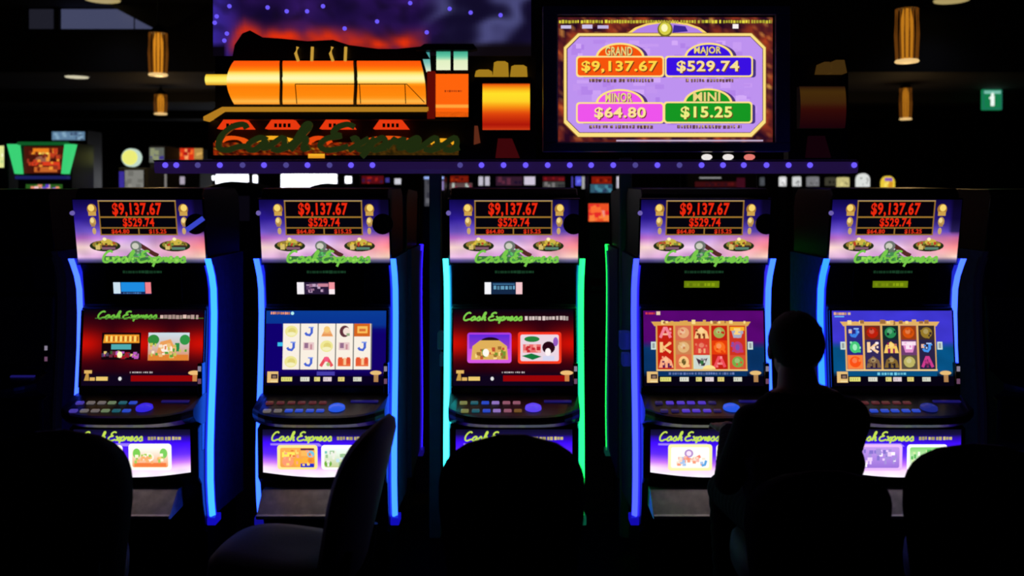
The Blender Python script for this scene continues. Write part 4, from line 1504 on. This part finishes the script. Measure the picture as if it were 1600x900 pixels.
# machines with dark domed tops in front of these panels
far_machine(362, 283, 300, 96, 7.2, 'dark domed machine top in front of white panel, behind the red menu machine', [(330, 306, 392, 345, flat((8, 6, 14)))], dome=.07)
far_machine(512, 286, 300, 86, 7.2, 'dark domed machine top in front of the widest white panel', [(480, 306, 544, 345, flat((8, 6, 14)))], dome=.06)
# centre band
far_machine(588, 272, 300, 52, 10.5, 'far slot machine with dark red header and blue edge, past the widest white panel', [(566, 275, 600, 287, flat((86, 12, 20), [(150, 26, 22), (50, 20, 60)], 4, 8, (3, 8))), (603, 278, 609, 285, flat((60, 56, 140))), (617, 279, 627, 288, flat((205, 205, 214)))])
far_machine(676, 274, 300, 34, 9.8, 'far pale grey slot machine glimpsed beside the sign post', [(663, 276, 694, 280, flat((150, 175, 240))), (664, 281, 684, 322, flat((70, 70, 78), [(100, 100, 108), (50, 50, 60)], 3, 12, (5, 10))), (686, 283, 694, 297, flat((130, 116, 170)))])
far_machine(722, 273, 300, 44, 10.5, 'far slot machine with dark red header over pale symbols', [(704, 275, 732, 285, flat((120, 24, 8), [(60, 8, 8), (150, 40, 10)], 4, 6, (3, 8))), (703, 286, 738, 296, flat((90, 66, 66), [(180, 190, 180), (120, 40, 60), (60, 120, 120)], 5, 10, (3, 8)))])
far_machine(796, 273, 300, 96, 10.5, 'far slot machine with white lit strips and dark mauve header', [(748, 276, 755, 290, flat((190, 186, 200))), (758, 276, 765, 290, flat((190, 186, 200))), (775, 276, 816, 290, flat((50, 26, 44), [(90, 40, 60), (30, 16, 40)], 6, 8, (4, 9))), (819, 276, 836, 289, flat((205, 196, 214)))])
far_machine(870, 273, 300, 46, 10.5, 'far slot machine with red header and grey lower screen', [(848, 276, 882, 283, flat((86, 14, 22), [(130, 20, 26)], 6, 5, (4, 8))), (848, 284, 882, 294, flat((64, 64, 62), [(120, 116, 116), (40, 40, 44)], 6, 8, (4, 8)))])
far_machine(906, 273, 300, 28, 11.3, 'far slot machine with violet and white lit columns', [(890, 276, 895, 295, flat((70, 60, 160))), (899, 276, 908, 290, flat((84, 84, 220), [(110, 120, 240)], 3, 4)), (909, 276, 913, 295, flat((170, 170, 170))), (915, 276, 919, 297, flat((110, 106, 76)))])
far_machine(939, 273, 300, 38, 9.6, 'far slot machine with vivid orange red top screen in the gap between rows',
            [(924, 276, 955, 287, flat((130, 22, 8), [(90, 12, 8), (160, 40, 10)], 3, 6, (4, 9))), (922, 288, 956, 301, flat((50, 90, 110), [(110, 140, 150), (40, 60, 90), (70, 130, 150)], 3, 14, (4, 9))),
             (919, 318, 957, 346, flat((236, 80, 36), [(250, 130, 60), (230, 40, 40), (240, 150, 140), (250, 110, 50)], 5, 18, (5, 11)))])
far_machine(974, 273, 300, 22, 12.0, 'narrow far machine with white angular header by the sign post', [(963, 276, 983, 281, flat((205, 200, 214))), (963, 281, 968, 294, flat((190, 186, 200))), (972, 284, 985, 291, flat((70, 50, 80)))])
far_machine(1128, 262, 300, 110, 11.5, 'wide far machine with dull red header and thin white line', [(1092, 277, 1126, 279, flat((150, 150, 150))), (1085, 284, 1150, 292, flat((56, 10, 14), [(84, 16, 18), (40, 10, 20)], 3, 10, (5, 10))), (1150, 278, 1163, 297, flat((60, 10, 26)))])
for k, (x0, x1, y0, y1, cl, lab) in enumerate(((1171, 1176, 277, 290, (70, 74, 80), 'dim grey sign of two, nearest the wide far machine'), (1188, 1193, 277, 290, (70, 74, 80), 'dim grey sign of two, next to the bright white pair'),
                                               (1218, 1227, 276, 291, (226, 226, 226), 'bright white sign of the pair, next to the dim grey one'), (1239, 1250, 276, 291, (214, 216, 216), 'bright white sign of the pair, next to the patchy grey one'),
                                               (1261, 1278, 276, 291, (120, 120, 124), 'patchy grey lit sign between white pair and dark one'), (1290, 1305, 277, 290, (60, 58, 46), 'dark olive lit sign beside the pale yellow one'),
                                               (1308, 1325, 277, 292, (206, 196, 130), 'pale yellow lit sign next to the round topped white one'), (1338, 1357, 271, 292, (226, 230, 226), 'round topped white lit sign across the hall'),
                                               (1377, 1396, 275, 297, (240, 206, 60), 'bright yellow lit sign with violet top, last in the far row'))):
    d = 12.5
    a, b = W(x0, y1, d), W(x1, y0, d)
    o = empty('lit_sign', ((a.x + b.x) / 2, d, 0))
    tag(o, lab, 'sign', 'small lit signs on the far stands')
    hw = (b.x - a.x) / 2
    hz_ = b.z - a.z
    MB().box(-.04, .04, -.02, .04, 0, a.z).build('stand', 'darkmetal', o)
    n = 10
    rt = hz_ * (.45 if k in (7, 8) else .08)
    pr = [(-hw, 0), (hw, 0)] + [(hw * math.cos(PI * i / n), hz_ - rt + rt * math.sin(PI * i / n)) for i in range(n + 1)]
    fc = MB().prism_y(pr, -.05, .03).build('sign_face', emat('sign_col_%d' % k, cl, .95), o, (0, 0, a.z))
    c = Canvas(d / F, (x0 + x1) / 2, y1)
    if k != 8:
        c.speckle(x0 + 2, y0 + 4, x1 - 2, y1 - 1, [tuple(q * .7 for q in cl), tuple(min(255, q * 1.1) for q in cl), tuple(q * .5 for q in cl)], 5, 1.5, 4, 60 + k)
    else:
        c.rect(x0 + 3, y0 + 3, x1 - 4, y0 + 8, (130, 80, 190))
        c.speckle(x0 + 2, y0 + 8, x1 - 2, y1 - 1, [(250, 226, 100), (214, 150, 40)], 8, 3, 6, 70)
    c.build('sign_print', fc, (0, -.052, 0), m='artdim' if k in (5,) else 'art')

# long dark counter that carries on either side of the row
for s, x, lab in ((-1, -2.62, 'dark unlit machine cabinet beyond the garden menu machine'), (1, 2.70, 'dark unlit machine cabinet beyond the violet blue reel machine')):
    cf = dict(CFG[4])
    off = emit('strip_off_%d' % s, (6, 5, 20), .4)
    cf.update(n=20 + s, label=lab, group='unlit machines at the row ends', stripL=off, stripR=off, glowL=off, glowR=off, footL=off, footR=off, disc=None, lit=False,
              buttons=[[M['gloss']] * 6] * 2, play=M['gloss'])
    slot_machine(x, 4.55, cf, -s * .0)

# ------------------------------------------------------------------ chairs
def chair(x, y, rz, label, h=.99):
    r = empty('casino_chair', (x, y, 0), rz)
    tag(r, label, 'chair', 'padded chairs in front of the slot machines')
    MB().lathe([(.25, 0), (.25, .012), (.20, .028), (.05, .045)], n=32).build('base', 'darkmetal', r, smooth=True)
    MB().lathe([(.03, .04), (.03, .30), (.045, .31), (.045, .44)], n=16).build('post', 'chrome', r, smooth=True)
    ring = [(.19 * math.cos(2 * PI * k / 24), .19 * math.sin(2 * PI * k / 24) + .02, .25) for k in range(25)]
    MB().tube(ring, .011, 8).build('foot_ring', 'chrome', r, smooth=True)
    # seat: rounded pad
    n, v, f = 40, [], []
    lay = [(.90, .44), (.99, .455), (1, .49), (.98, .525), (.88, .55), (.6, .562), (.25, .565)]
    for k, z in lay:
        for i in range(n):
            a = 2 * PI * i / n
            cx, sy = math.cos(a), math.sin(a)
            q = .218 * k / (abs(cx) ** 3.2 + abs(sy) ** 3.2) ** (1 / 3.2)
            v.append((q * cx * .96, q * sy, z + .012 * sy * (1 if z > .5 else 0)))
    for j in range(len(lay) - 1):
        for i in range(n):
            f.append((j * n + i, j * n + (i + 1) % n, (j + 1) * n + (i + 1) % n, (j + 1) * n + i))
    f.append(tuple(range(n - 1, -1, -1)))
    f.append(tuple((len(lay) - 1) * n + i for i in range(n)))
    MB().add(v, f).build('seat', 'fab', r, smooth=True)
    # backrest: padded shield with domed top, bowed around the sitter
    hb = h - .45
    rows, cols, v, f = 18, 20, [], []

    def half(t):          # half width from bottom to top
        lowr = .192 + .034 * min(1, t / .55)
        if t > .62:
            lowr *= math.sqrt(max(0.0, 1 - ((t - .62) / .385) ** 2.6))
        return lowr
    for side in (0, 1):
        for j in range(rows + 1):
            t = j / rows
            hw = half(t)
            for i in range(cols + 1):
                u = -1 + 2 * i / cols
                xx = hw * u
                th = .042 * math.sqrt(max(0, 1 - abs(u) ** 5)) * math.sqrt(max(0.0, min(1, t * 12, (1 - t) * 9 + .02)))
                yy = -.235 - .13 * t + .35 * xx * xx * 3 + (th if side else -th * .7)
                v.append((xx, yy, .45 + hb * t))
    o_ = (rows + 1) * (cols + 1)
    for side in (0, 1):
        for j in range(rows):
            for i in range(cols):
                a = side * o_ + j * (cols + 1) + i
                f.append((a, a + 1, a + cols + 2, a + cols + 1))
    for j in range(rows):
        for i in (0, cols):
            a = j * (cols + 1) + i
            f.append((a, a + cols + 1, a + cols + 1 + o_, a + o_))
    for i in range(cols):
        for j in (0, rows):
            a = j * (cols + 1) + i
            f.append((a, a + 1, a + 1 + o_, a + o_))
    MB().add(v, f).build('backrest', 'fab', r, smooth=True)
    for s in (-1, 1):
        MB().tube([(s * .12, -.10, .445), (s * .12, -.24, .45), (s * .12, -.272, .50), (s * .12, -.285, .60)], .012, 8).build('back_support', 'darkmetal', r, smooth=True)
    return r


# local -y is the chair's back, so an unturned chair faces the machines
chair(0.0, 3.02, 0, 'dark padded chair facing the aqua green edged slot machine', 1.02)
chair(-1.50, 2.98, .38, 'dark padded chair facing the garden menu machine', 1.035)
chair(-.775, 3.02, 1.40, 'dark padded chair turned aside in front of the blue reel machine', 1.0)
chair(1.53, 2.98, -.36, 'dark padded chair facing the violet blue reel machine', .995)
chair(.968, 3.06, -.05, 'dark padded chair with a person sitting on it', .90)

# ------------------------------------------------------------------ the seated person
def person(loc, rz):
    body = MB()
    nu, nv = 18, 12
    tv_ = [(math.sin(PI * j / nv) * math.cos(2 * PI * i / nu), math.sin(PI * j / nv) * math.sin(2 * PI * i / nu), math.cos(PI * j / nv)) for j in range(1, nv) for i in range(nu)]
    tv_ += [(0, 0, 1), (0, 0, -1)]
    tf_ = [(j * nu + i, (j + 1) * nu + i, (j + 1) * nu + (i + 1) % nu, j * nu + (i + 1) % nu) for j in range(nv - 2) for i in range(nu)]
    tf_ += [(len(tv_) - 2, i, (i + 1) % nu) for i in range(nu)] + [(len(tv_) - 1, (nv - 2) * nu + (i + 1) % nu, (nv - 2) * nu + i) for i in range(nu)]

    def ball(c, rx, ry, rz_):
        body.add([(c[0] + a * rx, c[1] + b * ry, c[2] + d * rz_) for a, b, d in tv_], tf_)

    def limb(a, b, ra, rb, sx=1.0):
        a, b = Vector(a), Vector(b)
        n = 10
        d = b - a
        for k in range(n + 1):
            t = k / n
            q = a + d * t
            rr = ra + (rb - ra) * t
            ball(q, rr * sx, rr, rr)
    # trunk
    for c_, rx, ry, rz_ in (((0, 0, .66), .185, .14, .12), ((0, -.02, .76), .205, .125, .12), ((0, -.03, .86), .202, .125, .12), ((0, -.02, .95), .185, .125, .11), ((0, 0, 1.0), .175, .105, .075)):
        ball(Vector(c_), rx, ry, rz_)
    limb((-.165, .0, .98), (.165, .0, 1.0), .066, .066)
    limb((-.11, .005, 1.03), (.11, .005, 1.045), .045, .045)
    limb((0, .01, 1.03), (0, .035, 1.13), .078, .064)
    limb((-.075, .01, 1.045), (.075, .01, 1.055), .05, .05)
    # head: skull, jaw, nose, ears, brow
    hd = Vector((0, .055, 1.222))
    ball(hd + Vector((0, -.008, .018)), .083, .100, .099)
    ball(hd + Vector((0, .03, -.055)), .058, .062, .062)
    ball(hd + Vector((0, .058, -.085)), .034, .03, .026)
    ball(hd + Vector((0, .098, -.025)), .013, .020, .022)
    ball(hd + Vector((0, .086, -.062)), .024, .012, .008)
    ball(hd + Vector((0, .086, .012)), .05, .012, .01)
    for s in (-1, 1):
        ball(hd + Vector((s * .086, .0, -.012)), .010, .020, .032)
    # arms reach forward to the deck
    for s, el, wr in ((-1, (-.222, .09, .765), (-.13, .39, .86)), (1, (.185, .12, .77), (.06, .40, .862))):
        sh = (s * .168, .0, .985 if s > 0 else .965)
        limb(sh, el, .066, .050)
        limb(el, wr, .048, .032)
        w_ = Vector(wr)
        fd = Vector((.02 * -s, 1, -.12)).normalized()
        ball(w_ + fd * .05, .040, .050, .018)
        for k, ln in enumerate((.062, .075, .082, .074)):
            b0 = w_ + fd * .088 + Vector(((k - 1.5) * .021 * -s, 0, 0))
            m0 = b0 + fd * ln * .55 + Vector((0, 0, .004))
            t0 = m0 + fd * ln * .4 + Vector((0, 0, -.022))
            limb(b0, m0, .0095, .009)
            limb(m0, t0, .009, .0075)
        th0 = w_ + fd * .03 + Vector((-s * .036, 0, 0))
        th1 = th0 + Vector((-s * .03, .035, -.006))
        limb(th0, th1, .012, .010)
        limb(th1, th1 + Vector((-s * .006, .03, -.006)), .010, .008)
    # legs
    for s in (-1, 1):
        hip, kn, an = (s * .10, .02, .65), (s * .14, .40, .63), (s * .14, .37, .12)
        limb(hip, kn, .092, .066)
        limb(kn, an, .062, .042)
        limb((s * .14, .36, .055), (s * .145, .52, .045), .042, .036)
    me = bpy.data.meshes.new('body')
    me.from_pydata(body.v, [], body.f)
    ob = bpy.data.objects.new('body', me)
    COL.objects.link(ob)
    md = ob.modifiers.new('r', 'REMESH')
    md.mode = 'VOXEL'
    md.voxel_size = .0075
    sm = ob.modifiers.new('s', 'SMOOTH')
    sm.iterations = 4
    sm.factor = .5
    dg = bpy.context.evaluated_depsgraph_get()
    me2 = bpy.data.meshes.new_from_object(ob.evaluated_get(dg))
    bpy.data.objects.remove(ob)
    me2.name = 'body'
    me2.materials.clear()
    for k in ('shirt', 'skin', 'trouser'):
        me2.materials.append(M[k])
    for q in me2.polygons:
        c_ = q.center
        q.use_smooth = True
        if c_.z > 1.085 or (c_.y > .375 and c_.z > .8):
            q.material_index = 1
        elif c_.z < .64 or (c_.z < .73 and c_.y > .13):
            q.material_index = 2
        else:
            q.material_index = 0
    r = empty('person', loc, rz)
    o = bpy.data.objects.new('body', me2)
    COL.objects.link(o)
    o.parent = r
    # short hair: a cap over the skull, cut above the neck and open at the face
    bm = bmesh.new()
    bmesh.ops.create_uvsphere(bm, u_segments=32, v_segments=24, radius=1, matrix=Matrix.Translation(hd + Vector((0, -.012, .022))) @ Matrix.Diagonal((.091, .106, .105, 1)))
    kill = [v for v in bm.verts if v.co.z < hd.z - .055 + max(0, (v.co.y - hd.y + .03)) * 1.1 or (v.co.y > hd.y + .07 and v.co.z < hd.z + .05)]
    bmesh.ops.delete(bm, geom=kill, context='VERTS')
    R_ = random.Random(2)
    for v in bm.verts:
        v.co += v.normal * R_.uniform(-.001, .003)
    mh = bpy.data.meshes.new('hair')
    bm.to_mesh(mh)
    bm.free()
    for q in mh.polygons:
        q.use_smooth = True
    mh.materials.append(M['hair'])
    h = bpy.data.objects.new('hair', mh)
    COL.objects.link(h)
    h.parent = r
    sd = h.modifiers.new('thick', 'SOLIDIFY')
    sd.thickness = .006
    for s in (-1, 1):
        e_ = MB().lathe([(.002, 0), (.008, .004), (.010, .008)], (0, 0, 0), 10, 'y')
        e_.build('eye', 'gloss', r, (s * .031, .135, 1.225), (0, 0, PI))
    # collar
    tag(r, 'person in dark shirt seated facing the red and gold reel machine, seen from behind', 'person')
    return r


person((.968, 3.0, -.012), .06)
